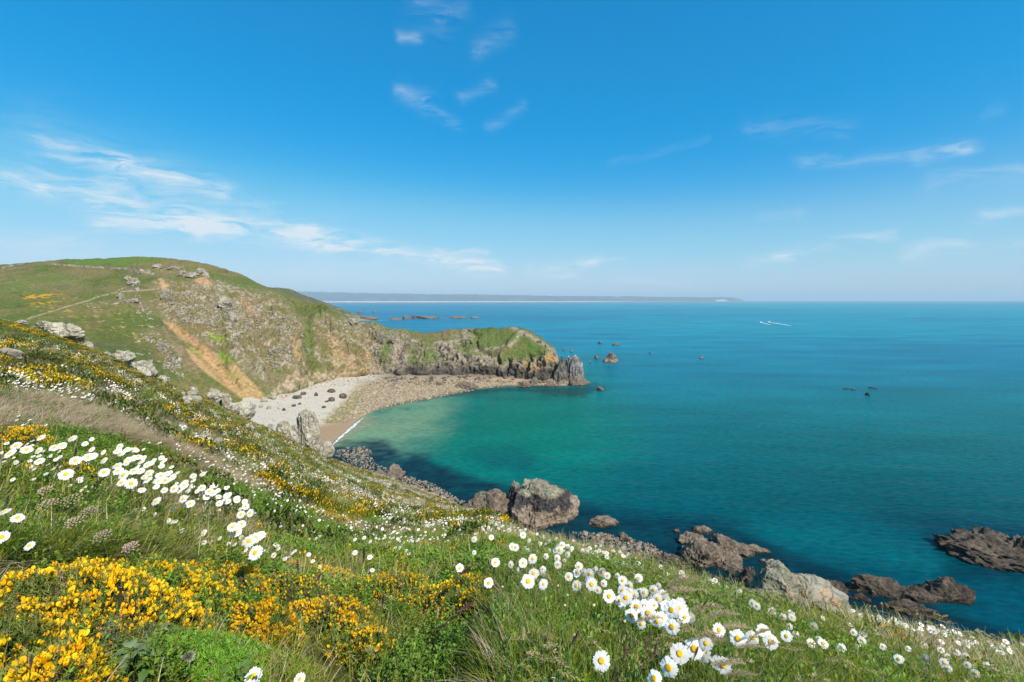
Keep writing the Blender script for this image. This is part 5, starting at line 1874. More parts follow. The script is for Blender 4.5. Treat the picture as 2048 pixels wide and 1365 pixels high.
def daisy(px_, py_, h, size, face, label, group, parts=True):
    """one daisy whose head shows at a photo pixel: rooted in the turf, h tall, facing a direction"""
    global n_daisy
    P = on_slope(px_, py_, h)
    if P is None:
        return
    fx, fy, fz = face
    n_ = Vector((fx + rnd.uniform(-.38, .38), fy + rnd.uniform(-.30, .30), fz + rnd.uniform(-.2, .25))).normalized()
    root = Vector((P.x - n_.x * h * .35 + rnd.uniform(-.03, .03), P.y - n_.y * h * .25 + rnd.uniform(-.03, .03), 0))
    root.z = float(z_near(root.x, root.y)[0]) - .02
    o = link('daisy', None)
    o.location = root
    tag(o, label, 'daisy', group)
    bow = Vector((rnd.uniform(-.02, .03), rnd.uniform(-.02, .02), .02))
    back = P - n_ * .002
    link('stem', stem_between(root, back, bow, leaves=2 if P.y < 3 else 0), None, o)
    rot = n_.to_track_quat('Z', 'Y')
    spin = Quaternion((0, 0, 1), rnd.uniform(0, 6.28))
    k = size * rnd.choice((.72, .9, 1.0, 1.08, 1.15, 1.2))
    for nm, me in (('petals', rnd.choice(PET)), ('disc', DSC)):
        c = link(nm, me, None, o)
        c.location = P - root + (n_ * .0015 if nm == 'disc' else Vector((0, 0, 0)))
        c.rotation_mode = 'QUATERNION'
        c.rotation_quaternion = rot @ spin
        c.scale = (k, k, k)
    n_daisy += 1


Z3 = lambda L: [(x * .3846, 840 + y * .3846) for x, y in L]
Z4 = lambda L: [(480 + x * .3846, 840 + y * .3846) for x, y in L]
Z5 = lambda L: [(900 + x * .3407, 900 + y * .3407) for x, y in L]
LEFT = Z3([(210, 88), (82, 130), (135, 150), (200, 155), (50, 170), (203, 210), (280, 140), (320, 130), (375, 92), (475, 97), (440, 120), (390, 208), (475, 150), (535, 165), (538, 207), (620, 135), (668, 152), (340, 280), (540, 270), (655, 222), (695, 195), (612, 262), (640, 283), (695, 262),
           (748, 295), (630, 322), (680, 327), (785, 222), (838, 195), (838, 238), (890, 243), (735, 362), (810, 345), (852, 363), (903, 355), (812, 420), (857, 312), (895, 295), (958, 322), (1003, 290), (1052, 280), (950, 408), (985, 435), (1022, 368), (1085, 370), (1100, 345), (1130, 365), (1177, 350),
           (1190, 387), (1138, 432), (1185, 422), (1230, 415), (1275, 448), (1297, 482), (1250, 490), (1253, 540), (1207, 555), (1225, 580), (1355, 597), (1325, 612), (1293, 628), (1325, 690), (485, 185), (455, 190), (610, 160), (715, 190), (670, 205), (780, 270), (765, 310), (930, 370), (1075, 395)])
EDGE = Z3([(88, 505), (20, 475), (150, 650), (8, 605)])
MID = Z4([(205, 378), (245, 415), (310, 420), (372, 450), (430, 470), (335, 515), (410, 520), (325, 548), (180, 470), (170, 410), (260, 390), (290, 470), (575, 560), (595, 622), (642, 612), (675, 632), (595, 690), (672, 713), (770, 420), (695, 440), (735, 475), (810, 480), (738, 567), (620, 435), (835, 570), (865, 563),
          (925, 570), (968, 545), (962, 583), (1010, 570), (1070, 537), (1215, 622), (1305, 612), (1215, 690), (1398, 575), (1470, 600), (1415, 660), (1430, 665), (1140, 770), (1325, 742), (1290, 848), (1470, 745), (1520, 722), (1495, 840), (1575, 855), (1525, 800), (740, 500), (775, 510), (760, 530), (700, 500), (1000, 545), (1050, 600)])
RIGHT = Z5([(345, 472), (225, 778), (545, 790), (630, 675), (695, 745), (745, 720), (740, 800), (785, 720), (820, 760), (890, 720), (920, 740), (900, 785), (1010, 770), (1050, 800), (1105, 755), (1135, 840), (1220, 800), (1030, 870), (1090, 920), (1060, 975), (1195, 915), (1260, 885), (1320, 910), (1350, 985), (1235, 995), (1300, 1040),
            (1120, 1025), (1160, 960), (1285, 960), (1370, 950), (885, 1240), (1345, 1200), (1280, 1280), (1430, 1170), (1475, 1190), (1565, 1255), (1600, 1270), (1195, 1345), (1500, 1140), (1575, 1060), (1685, 1110), (1835, 1065), (1880, 1130), (1770, 1105), (1050, 840), (1150, 930), (1080, 850), (1340, 930), (1210, 850), (1180, 890), (655, 560), (640, 590), (980, 740)])
LEFT += in_poly([(225, 895), (300, 895), (345, 925), (340, 965), (290, 975), (235, 950)], 24) + in_poly([(350, 945), (470, 975), (500, 1015), (440, 1010), (360, 985)], 16)
for (x, y) in LEFT:
    if x < 130:
        lb = 'white daisy in the loose left end of the long drift, below the small gorse bush'
    elif x < 225:
        lb = 'white daisy in the upper row of the drift, under the pale dry grass'
    elif x < 345 and y < 975:
        lb = 'white daisy in the thick heart of the left drift, %s' % ('upper left under dry grass' if x < 285 and y < 925 else 'upper right part' if y < 925 else 'lower left rim' if x < 285 else 'lower right part')
    elif x < 430:
        lb = 'white daisy in the %s of the left drift, beside many buds' % ('upper middle stretch' if y < 962 else 'lower middle stretch')
    elif y < 1020:
        lb = 'white daisy in the close group closing the left drift on its right'
    else:
        lb = 'white daisy in the small bunch hanging below the right end of the drift'
    daisy(x, y, rnd.uniform(.40, .48), rnd.uniform(1.2, 1.4), (.12, -.6, .78), lb, 'daisies of the left drift')
for (x, y) in EDGE:
    daisy(x, y, rnd.uniform(.24, .28), 1.1, (.1, -.45, .85), 'large white daisy cut by the left picture edge near the pink umbels', 'daisies at the left edge')
for (x, y) in MID:
    if x < 690 and y < 1065:
        lb = 'white daisy around the golden gorse clump in the middle of the slope'
    elif x < 760:
        lb = 'white daisy in the five around the tall dark seed head'
    elif x < 860:
        lb = 'white daisy in the line right of the golden gorse clump'
    elif x < 910:
        lb = 'white daisy just before the brow above the grassy middle'
    else:
        lb = 'white daisy seen side on, %s' % ('standing alone in the grass left of the right hand cluster' if y > 1120 and x < 1020 else 'in the tight knot just left of the right hand cluster' if y > 1120 else 'on the brow under the tall seed grasses')
    daisy(x, y, rnd.uniform(.28, .40), rnd.uniform(.85, 1.05), (-.15, -.75, .6) if x > 900 else (-.02, -.6, .75), lb, 'daisies of the middle slope')
RIGHT += in_poly([(1140, 1135), (1200, 1130), (1290, 1165), (1380, 1215), (1385, 1245), (1330, 1260), (1240, 1215), (1160, 1165)], 30)
for (x, y) in RIGHT:
    if y < 1170 and x < 1240:
        lb = 'white daisy leaning left at the upper end of the right hand cluster'
    elif y < 1240 and x < 1390:
        lb = 'white daisy packed in the %s of the right hand cluster' % ('upper left heart' if x < 1262 and y < 1172 else 'lower left heart' if x < 1262 else 'upper right heart' if y < 1200 else 'lower right heart')
    elif y < 1290 and x < 1400:
        lb = 'white daisy at the lower rim of the right hand cluster among tan plumes'
    elif x < 1470:
        lb = 'white daisy at the bottom edge right of centre among brown seed heads'
    else:
        lb = 'white daisy spread over the grass right of the tan plumes'
    daisy(x, y, rnd.uniform(.22, .30), rnd.uniform(.9, 1.1), (-.42, -.66, .52), lb, 'daisies of the right hand cluster')
daisy(505, 1352, .16, 1.0, (0, -.5, .8), 'white daisy at the bottom edge below the green cushion', 'daisies at the bottom edge')
daisy(598, 1358, .16, .8, (0, -.5, .8), 'small white daisy cut by the bottom edge left of centre', 'daisies at the bottom edge')
for reg, n_, lb in (([(1035, 1060), (1075, 1055), (1145, 1090), (1150, 1125), (1095, 1120), (1040, 1095)], 34, 'small white daisy massed on the brow below the big shore rock'),
                    ([(945, 1040), (985, 1040), (995, 1065), (960, 1060)], 9, 'small white daisy in the tuft on the brow left of the big shore rock'),
                    ([(1000, 1100), (1080, 1110), (1110, 1170), (1030, 1150)], 9, 'white daisy between the massed brow and the right hand cluster'),
                    ([(1480, 1200), (1690, 1255), (1990, 1320), (2040, 1365), (1800, 1330), (1560, 1280)], 34, 'white daisy side on in the drift sloping past the lichened boulder')):
    for (x, y) in in_poly(reg, n_):
        daisy(x, y, rnd.uniform(.16, .28), rnd.uniform(.65, .9), (-.42, -.6, .55) if x > 1400 else (-.5, -.6, .5), lb, 'daisies along the brow')

# buds between the open flowers
bs_ = Soup()
bs_.tube([(0, 0, -.004), (0, 0, -.001), (0, 0, .003), (0, 0, .006)], [.001, .0048, .0052, .001], (.55, .50, .28), 8)
BUD = bs_.build('bud_head', M_SEED)
for (x, y) in Z3([(520, 335), (455, 370), (565, 285), (700, 405), (730, 400), (690, 365), (970, 460), (1010, 490), (1050, 510), (1180, 490), (370, 455), (500, 250), (430, 200)]) + Z5([(305, 805), (370, 850), (685, 855), (920, 880), (835, 830), (630, 800), (670, 915), (1020, 1010), (840, 915), (100, 745), (725, 1090)]):
    h = rnd.uniform(.18, .28)
    P = on_slope(x, y, h)
    if P is None:
        continue
    root = Vector((P.x + rnd.uniform(-.03, .03), P.y + rnd.uniform(0, .04), 0))
    root.z = float(z_near(root.x, root.y)[0]) - .02
    o = link('daisy_bud', None)
    o.location = root
    tag(o, 'closed cream daisy bud on a stalk beside the open %s daisies' % ('left drift' if x < 900 else 'right cluster'), 'bud', 'daisy buds %s' % ('left' if x < 900 else 'right'))
    link('stem', stem_between(root, P, Vector((.01, 0, .01)), leaves=0), None, o)
    c = link('bud_head', BUD, None, o)
    c.location = P - root
    c.scale = (1.2, 1.2, 1.2)

# countless small daisies and gorse further down the slope
hd = []
for i in range(4):
    s_ = Soup()
    for k in range(1 if i < 2 else 6):
        q = Vector((0, 0, .22)) if i < 2 else Vector((rnd.uniform(-.16, .16), rnd.uniform(-.12, .12), rnd.uniform(.16, .26)))
        n_ = Vector((rnd.uniform(-.45, .1), rnd.uniform(-.7, -.3), .7)).normalized()
        a = n_.orthogonal().normalized()
        b_ = n_.cross(a)
        ring = [q + (a * math.cos(t) + b_ * math.sin(t)) * .024 * (1 if j % 2 else .8) for j, t in enumerate(np.linspace(0, 2 * math.pi, 17)[:-1])]
        s_.add([q] + ring, [(0, j + 1, (j + 1) % 16 + 1) for j in range(16)], (.84, .84, .82))
        d_ = [q + n_ * .004 + (a * math.cos(t) + b_ * math.sin(t)) * .008 for t in np.linspace(0, 2 * math.pi, 8)[:-1]]
        s_.add([q + n_ * .008] + d_, [(0, j + 1, (j + 1) % 7 + 1) for j in range(7)], (.78, .42, .012))
        s_.tube([(q.x * .6, q.y * .6, 0), q], [.0015, .0013], (.10, .16, .03), 3)
    hd.append(s_.build('small_daisy', M_GORSE))


def drift(S, k, seed):
    """patchiness that keeps its look from near to far"""
    th, lr = np.arctan2(S[:, 0], S[:, 1]), np.log(np.hypot(S[:, 0], S[:, 1]))
    th = th + .25 * lr
    return fbm(P2(th * 5 * k, lr * 3.2 * k), 4, seed, .62)


S = sample_slope(9000, 3.8, 16, .6, 40)
m_ = drift(S, 1.5, 531)
k = (m_ > .09) & (poly_sd(S[:, 3], S[:, 4], DRY) < -4)
S1 = S[k][:1900]
scatter('daisies', S1[:, :3], slopes_tilt(len(S1)), rng.uniform(.7, 1.0, len(S1)), rng.integers(0, 2, len(S1)), hd, label='small white daisies dotting the slope a few steps away', cat='daisies')
S = sample_slope(16000, 12, 120, .4, 40)
m_ = drift(S, 3.2, 541)
S2 = S[(m_ > .03)][:4300]
scatter('far_daisies', S2[:, :3], slopes_tilt(len(S2)), rng.uniform(.5, 1.15, len(S2)), rng.integers(2, 4, len(S2)), hd, label='white flecks of daisies over the far part of the slope', cat='daisies')

YEL = [(.90, .53, .008), (.92, .60, .012), (.86, .43, .006), (.93, .65, .02)]
cush = []
for i in range(4):
    s_ = Soup()
    for k in range(90):
        a, q = rnd.uniform(0, 6.28), math.sqrt(rnd.random())
        x, y = .20 * q * math.cos(a), .20 * q * math.sin(a)
        z_ = .14 * (1 - q * q) + rnd.uniform(0, .03)
        if rnd.random() < .66:
            s_.leaf((x, y, z_), (rnd.uniform(-.4, .5), rnd.uniform(-.7, .2), 1), rnd.uniform(.025, .04), rnd.uniform(.018, .028), jig(rnd.choice(YEL), .1))
        else:
            s_.leaf((x, y, z_), (rnd.uniform(-.5, .5), rnd.uniform(-.5, .5), 1), .05, .014, jig((.06, .10, .015)))
    for k in range(40):
        a, q = rnd.uniform(0, 6.28), math.sqrt(rnd.random())
        s_.blade((.2 * q * math.cos(a), .2 * q * math.sin(a), 0), a, .13, .2, .4, .03, jig((.06, .095, .016)), 2)
    cush.append(s_.build('gorse_cushion', M_GORSE))
S = sample_slope(7000, 3.6, 16, .7, 40)
m_ = drift(S, 1.8, 551)
S1 = S[(m_ > .2) & (poly_sd(S[:, 3], S[:, 4], DRY) < 0)][:420]
scatter('gorse', S1[:, :3], slopes_tilt(len(S1)), rng.uniform(.5, 1.0, len(S1)), rng.integers(0, 4, len(S1)), cush, label='low yellow gorse patches on the slope a few steps away', cat='gorse')
S = sample_slope(16000, 12, 125, .4, 40)
m_ = drift(S, 3.0, 561)
S2 = S[(m_ > .11)][:2900]
scatter('far_gorse', S2[:, :3], slopes_tilt(len(S2)), rng.uniform(.7, 2.0, len(S2)), rng.integers(0, 4, len(S2)), cush, label='yellow gorse bands over the far part of the slope', cat='gorse')

scrub = []
for i in range(4):
    s_ = Soup()
    for k in range(170):
        a, q = rnd.uniform(0, 6.28), math.sqrt(rnd.random())
        x, y = .34 * q * math.cos(a), .34 * q * math.sin(a)
        s_.leaf((x, y, .26 * (1 - q * q) * rnd.uniform(.5, 1.1)), (rnd.uniform(-.7, .7), rnd.uniform(-.7, .7), 1), .07, .03, jig(rnd.choice([(.07, .115, .015), (.10, .15, .02), (.055, .085, .018), (.17, .14, .06)]), .25))
    scrub.append(s_.build('scrub_clump', M_GORSE))
S = sample_slope(9000, 6, 120, .4, 40)
m_ = drift(S, 2.4, 571)
S2 = S[(m_ > .22)][:480]
scatter('scrub', S2[:, :3], slopes_tilt(len(S2)), rng.uniform(.5, 1.5, len(S2)), rng.integers(0, 4, len(S2)), scrub, label='low dark scrub and dead bracken in patches on the slope', cat='scrub')
print('daisies', n_daisy)


# ------------------------------------------------------------------ the gorse bushes at the photographer's feet
def blossom_mesh(seed):
    g = random.Random(seed)
    s_ = Soup()
    c = g.choice(YEL)

    def spindle(tilt_, az_, L, w, c_):
        d = Vector((math.sin(tilt_) * math.cos(az_), math.sin(tilt_) * math.sin(az_), math.cos(tilt_)))
        a = d.orthogonal().normalized()
        b_ = d.cross(a)
        V, n = [], 5
        for t, r_ in ((0, .25), (.35, .85), (.7, 1.0), (.93, .6)):
            for k in range(n):
                q = 2 * math.pi * k / n
                V.append(d * L * t + (a * math.cos(q) + b_ * math.sin(q) * .6) * w * r_)
        V.append(d * L)
        F = [(i * n + k, i * n + (k + 1) % n, (i + 1) * n + (k + 1) % n, (i + 1) * n + k) for i in range(3) for k in range(n)] + [(3 * n + k, 3 * n + (k + 1) % n, 4 * n) for k in range(n)]
        s_.add(V, F, c_)
    spindle(g.uniform(.0, .2), 0, .0150, .0026, c)
    spindle(g.uniform(.25, .5), g.uniform(-.6, .6), .0125, .0022, jig(c, .12))
    # banner petal standing behind
    az_ = g.uniform(2.6, 3.6)
    d = Vector((math.sin(.35) * math.cos(az_), math.sin(.35) * math.sin(az_), math.cos(.35)))
    sd = Vector((-math.sin(az_), math.cos(az_), 0))
    V = [Vector((0, 0, .002))]
    for t, w in ((.4, .0035), (.75, .0048), (1.0, .0026)):
        p = d * .0155 * t
        V += [p - sd * w - d.cross(sd) * .0012, p + Vector((d.x, d.y, 0)) * .001, p + sd * w - d.cross(sd) * .0012]
    F = [(0, 1, 2), (0, 2, 3), (1, 4, 5, 2), (2, 5, 6, 3), (4, 7, 8, 5), (5, 8, 9, 6)]
    s_.add(V, F, jig(rnd.choice(YEL), .08))
    # small brown calyx
    s_.tube([(0, 0, -.002), (0, 0, .003)], [.0012, .0024], (.30, .20, .03), 4)
    return s_.build('blossom', M_GORSE)


BLO = [blossom_mesh(i) for i in range(10)]


def sprig_soup(s_, p, n_, cols, k=1.0, m_=6):
    """a short twig of thin green spines"""
    ax_ = n_
    for j in range(m_):
        t = j / m_
        aa = rnd.uniform(0, 6.28)
        a = ax_.orthogonal().normalized()
        b_ = ax_.cross(a)
        d = (ax_ * rnd.uniform(.4, 1.1) + (a * math.cos(aa) + b_ * math.sin(aa)) * .8).normalized()
        q = p + ax_ * (.03 * k * t)
        L = rnd.uniform(.009, .017) * k
        sd = d.orthogonal().normalized() * .0011 * k
        s_.add([q - sd, q + sd, q + d * L], [(0, 1, 2)], jig(rnd.choice(cols), .25))


GCOL = [(.105, .170, .022), (.135, .205, .025), (.080, .135, .020), (.17, .18, .045)]
LIME = [(.14, .26, .02), (.18, .30, .03), (.11, .20, .02)]


def gorse_bush(pxc, pyc, w_px, h_, label, n_bl, n_sprig=1500, dry_=.06, face_bias=.5, cols=GCOL, name='gorse_bush', cat='gorse bush', group='gorse bushes at the viewpoint', hole=None, depth=.9):
    """low cushion of gorse: dark litter core, spiny foliage, single blossoms"""
    P = on_slope(pxc, pyc, h_ * .6)
    if P is None:
        return
    rx = w_px * P.y / F_PX * .5
    ry = rx * depth
    root = Vector((P.x, P.y, float(z_near(P.x, P.y)[0]) - .01))
    o = link(name, None)
    o.location = root
    tag(o, label, cat, group)
    sd_ = rnd.randrange(1000)

    def dome(a, e_):
        """point and normal on the lumpy cushion, azimuth a, elevation e_"""
        d = np.stack([np.cos(a) * np.cos(e_), np.sin(a) * np.cos(e_), np.sin(e_)], 1)
        lump = 1 + .36 * fbm(d * 3.4 + sd_, 3, 600) + .14 * fbm(d * 8.0 + sd_, 2, 601)
        q = d * np.array([rx, ry, h_]) * lump[:, None]
        g = z_near(root.x + q[:, 0], root.y + q[:, 1]) - root.z
        q[:, 2] += g * .9
        n_ = d / np.array([rx, ry, h_])
        n_[:, 2] += 4.0
        n_ /= np.linalg.norm(n_, axis=1, keepdims=True)
        return q, n_
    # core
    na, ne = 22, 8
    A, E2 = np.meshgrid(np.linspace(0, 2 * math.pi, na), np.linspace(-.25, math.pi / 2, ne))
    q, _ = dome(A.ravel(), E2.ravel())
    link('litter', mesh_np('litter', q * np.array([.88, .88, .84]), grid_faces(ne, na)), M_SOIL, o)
    # foliage
    a = rng.uniform(0, 2 * math.pi, n_sprig)
    e_ = np.arcsin(rng.uniform(0.0, 1, n_sprig))
    q, n_ = dome(a, e_)
    s_ = Soup()
    for i in range(n_sprig):
        cc_ = cols if rnd.random() > dry_ else [(.30, .21, .13), (.22, .15, .09)]
        sprig_soup(s_, Vector(q[i]) * .95, Vector(n_[i]), cc_, rnd.uniform(.9, 1.7), 7)
    fo = link('foliage', s_.build('foliage', M_SPINE, False), None, o)
    # blossoms, in loose heads
    if n_bl:
        m_ = n_bl * 5
        a = rng.uniform(0, 2 * math.pi, m_)
        e_ = np.arcsin(rng.uniform(0.02, 1, m_))
        q, n_ = dome(a, e_)
        dens = fbm(q / .085 + sd_, 2, 610)
        sel = np.nonzero(dens > -.16)[0][:n_bl]
        sel = sorted(sel, key=lambda i: q[i][1] - .6 * q[i][2])       # nearest the viewer first
        lean = Vector((.25, -.15, .6))
        rest = Soup()
        for r_, i in enumerate(sel):
            d = (Vector(n_[i]) * .8 + lean + Vector((rnd.uniform(-.4, .4), rnd.uniform(-.4, .4), rnd.uniform(-.1, .3)))).normalized()
            R4 = d.to_track_quat('Z', 'Y') @ Quaternion((0, 0, 1), rnd.uniform(0, 6.28))
            p = Vector(q[i]) * 1.0 + Vector(n_[i]) * rnd.uniform(.002, .026)
            k_ = rnd.uniform(1.0, 1.45)
            if r_ < 290:
                c = link('blossom', BLO[r_ % 10], None, o)
                c.location = p
                c.rotation_mode = 'QUATERNION'
                c.rotation_quaternion = R4
                c.scale = (k_, k_, k_)
            else:
                src = BLO[r_ % 10]
                vs = [R4 @ (v.co * k_) + p for v in src.vertices]
                rest.add(vs, [tuple(f.vertices) for f in src.polygons], rnd.choice(YEL))
        if rest.v:
            c = link('blossoms', rest.build('blossoms', M_GORSE), None, o)
            c['kind'] = 'stuff'
    return o


gorse_bush(205, 1185, 330, 0.18, 'largest yellow gorse cushion at the lower left', 1842, 2600, hole=None)
gorse_bush(360, 1160, 190, 0.14, 'gorse cushion on the right shoulder of the largest one', 986, 1400)
gorse_bush(40, 1290, 170, 0.14, 'gorse cushion cut by the left edge, with few blossoms', 426, 1300)
gorse_bush(110, 1350, 170, 0.12, 'small bright gorse clump at the bottom left corner', 492, 1200)
gorse_bush(470, 1160, 170, 0.14, 'gorse cushion behind the tall blue green grass tuft', 854, 1200)
gorse_bush(532, 1245, 130, 0.15, 'compact gorse cushion lit in the lower middle', 986, 1100)
gorse_bush(640, 1155, 190, 0.16, 'gorse cushion below the five daisies and dark seed head', 1084, 1500, .25)
gorse_bush(665, 1235, 170, 0.15, 'gorse cushion with brown dead twigs in the lower middle', 986, 1400, .3)
gorse_bush(775, 1175, 190, 0.18, 'gorse cushion running right toward the grass', 756, 1200, .2)
gorse_bush(895, 1190, 180, 0.16, 'last flat gorse cushion at the right end of the row', 657, 1000)
gorse_bush(720, 1290, 110, 0.12, 'small gorse clump half hidden in grass below the row', 426, 800)
gorse_bush(935, 1200, 120, .15, 'low gorse tail ending the row in the grass', 297, 700)
gorse_bush(590, 1180, 150, .15, 'shaded gorse cushion between the lit one and the dark twigs', 405, 1000, .3)
gorse_bush(655, 1035, 120, 0.22, 'golden gorse clump among daisies in the middle of the slope', 1579, 1100)
gorse_bush(35, 880, 120, 0.30, 'small gorse bush at the left edge above the daisy drift', 1381, 1000)
gorse_bush(420, 1310, 260, 0.08, 'bright green feathery cushion without flowers at the bottom', 0, 2600, .06, cols=LIME, name='green_cushion', cat='shrub', group=None)
gorse_bush(560, 1345, 150, 0.08, 'dull green feathery cushion at the bottom left of centre', 0, 1400, .15, cols=LIME + GCOL, name='green_cushion', cat='shrub', group=None)
gorse_bush(260, 1265, 200, 0.07, 'grey green leafy cushion below the largest gorse', 44, 1500, .1, cols=[(.09, .14, .05), (.12, .17, .07), (.07, .11, .035)], name='green_cushion', cat='shrub', group=None)


# ------------------------------------------------------------------ grass flower spikes, plumes, pink umbels, broad leaves
def spike(px_, py_, L_px, tilt_, col_, label, group, wide=.13, h=None, fluffy=False, name='seed_head'):
    """a grass spike whose middle shows at a photo pixel, on its own stalk"""
    h = h or rnd.uniform(.26, .36)
    P = on_slope(px_, py_, h)
    if P is None or P.y > 6:
        P = on_slope(px_, py_, .18)
        if P is None:
            return
    L = L_px * (.8 if not fluffy else 1.0) * P.y / F_PX
    ax_ = Vector((math.sin(tilt_), rnd.uniform(-.15, .15), math.cos(tilt_))).normalized()
    a0 = P - ax_ * L * .5
    root = Vector((a0.x - math.sin(tilt_) * .07 + rnd.uniform(-.02, .02), a0.y + rnd.uniform(-.01, .05), 0))
    root.z = float(z_near(root.x, root.y)[0]) - .02
    o = link(name, None)
    o.location = root
    tag(o, label, 'seed head', group)
    link('stalk', stem_between(root, a0, Vector((-.01 * math.sin(tilt_) * 3, 0, .015)), 'stalk', .0011, 1), None, o)
    s_ = Soup()
    a = ax_.orthogonal().normalized()
    b_ = ax_.cross(a)
    W_ = L * wide
    n = 46 if not fluffy else 130
    for i in range(n):
        t = (i + .5) / n
        r_ = W_ * (math.sin(math.pi * min(1, .12 + .86 * t)) ** .6)
        aa = i * 2.399
        rad = a * math.cos(aa) + b_ * math.sin(aa)
        bend = Vector((.30 * t * t * L, 0, -.30 * t * t * L)) if fluffy else Vector((0, 0, 0))
        p = a0 + ax_ * L * t + bend - root
        s_.leaf(p, (rad * (.8 if not fluffy else .55) + ax_ * .8), max(r_ * 1.5, L * .05), max(r_ * (.75 if not fluffy else .16), L * .016), jig(col_, .25), ax_, .2)
    s_.tube([a0 - root, a0 + ax_ * L * (.95 if not fluffy else .4) - root], [W_ * (.3 if not fluffy else .05), W_ * (.12 if not fluffy else .04)], jig(col_, .1), 5)
    link('spike', s_.build('spike', M_SEED, False), None, o)


DK, PU, BR, TN, GN_ = (.13, .09, .065), (.24, .13, .12), (.23, .16, .10), (.58, .46, .28), (.20, .25, .08)
for x, y, L, t, c, lb in ((727, 1108, 44, .05, DK, 'tall dark seed head among the five daisies'), (594, 1130, 34, 0, DK, 'dark upright seed head left in the gorse row'), (574, 1146, 40, -.1, GN_, 'greenish seed head beside the dark upright one'), (487, 1163, 34, -.5, PU, 'purplish seed head over the blue green tuft'),
                          (520, 1172, 22, .0, PU, 'short purplish seed head right of the tuft'), (636, 1155, 34, .5, PU, 'purple brown seed head tilted over the dark gorse gap'), (713, 1174, 30, -.2, DK, 'dark seed head in the gorse below the five daisies'), (588, 1182, 50, .05, GN_, 'tall greenish seed head in the dark gorse gap'),
                          (831, 1184, 28, .05, GN_, 'green seed head above the last gorse cushion'), (930, 1142, 46, .95, DK, 'dark seed head pointing right beside a lone daisy'), (912, 1160, 30, .8, GN_, 'green seed head under the dark right pointing one'), (930, 1215, 50, 1.1, PU, 'pink purple seed head lying to the right'),
                          (905, 1236, 44, 1.0, DK, 'dark seed head lying just below the pink purple one'), (880, 1254, 40, 1.1, DK, 'dark seed head lowest of the lying ones'), (953, 1238, 24, -.4, BR, 'brown seed head right of the lying ones'), (1046, 1268, 32, .05, TN, 'tan upright seed head in the grass, centre bottom'),
                          (765, 1200, 40, .15, DK, 'dark seed head in the right part of the gorse row'), (752, 1215, 34, .2, GN_, 'green seed head close to the dark one in the row'), (665, 1262, 36, -.2, GN_, 'green seed head in front of the twiggy gorse'), (874, 1225, 30, .1, TN, 'tan thin seed head by the last gorse cushion'),
                          (1298, 1268, 34, .05, BR, 'brown stacked seed head right of centre bottom'), (1290, 1290, 34, -.1, PU, 'purple brown seed head just left below the stacked one'), (1310, 1298, 40, .2, BR, 'brown seed head leaning right below the stacked one'), (1391, 1305, 36, .2, PU, 'purple seed head among the bottom daisies'),
                          (1248, 1304, 40, .05, PU, 'purplish seed head upright at bottom right of centre'), (1149, 1276, 44, .5, DK, 'dark seed head bent right in the bottom grass'), (1227, 1348, 40, .3, DK, 'dark seed head at the very bottom edge'), (1121, 1326, 22, .3, PU, 'short pink seed head in the bottom grass'),
                          (1226, 1218, 38, .25, GN_, 'bright green seed head left of the cluster base'), (1297, 1135, 26, .35, GN_, 'bright green seed head on the brow above the cluster'), (1410, 1206, 30, .5, GN_, 'bright green seed head right of the cluster'), (30, 1180, 50, .6, GN_, 'fuzzy seed head at the left edge by the gorse'), (60, 1320, 46, .25, BR, 'brown fuzzy seed head at the bottom left'), (12, 1000, 40, .5, GN_, 'green seed head before the left edge daisies'), (150, 905, 36, .2, BR, 'brown seed head in the loose end of the drift'), (275, 1000, 40, .9, GN_, 'long green seed head leaning below the drift')):
    spike(x, y, L, t, c, lb, None, h=rnd.uniform(.22, .32))
for x, y, L, t, lb in ((1353, 1160, 62, 1.0, 'tan plume bending right at the top of the plume fan'), (1348, 1178, 60, 1.05, 'second tan plume from the top of the fan'), (1404, 1212, 60, 1.0, 'tan plume right of the cluster heart'), (1432, 1226, 66, 1.15, 'long tan plume reaching right over the grass'), (1459, 1250, 56, 1.35, 'pale plume drooping at the right of the fan'),
                       (1428, 1278, 60, 1.15, 'tan plume below the drooping one'), (1446, 1322, 60, 1.2, 'lowest tan plume among the bottom daisies'), (1404, 1268, 50, .9, 'tan plume crossing the lower daisies'), (1520, 1262, 40, 1.0, 'small tan plume out to the right of the fan'), (1290, 1235, 52, .9, 'tan plume in front of the packed daisies'), (1340, 1255, 56, .95, 'tan plume under the packed daisies'),
                       (1490, 1290, 50, 1.2, 'tan plume right of the bottom daisies'), (1470, 1345, 56, 1.2, 'tan plume in the bottom right grass')):
    spike(x, y, L, t, TN, lb, 'tan plumes right of the daisies', .17, rnd.uniform(.24, .34), True, 'grass_plume')


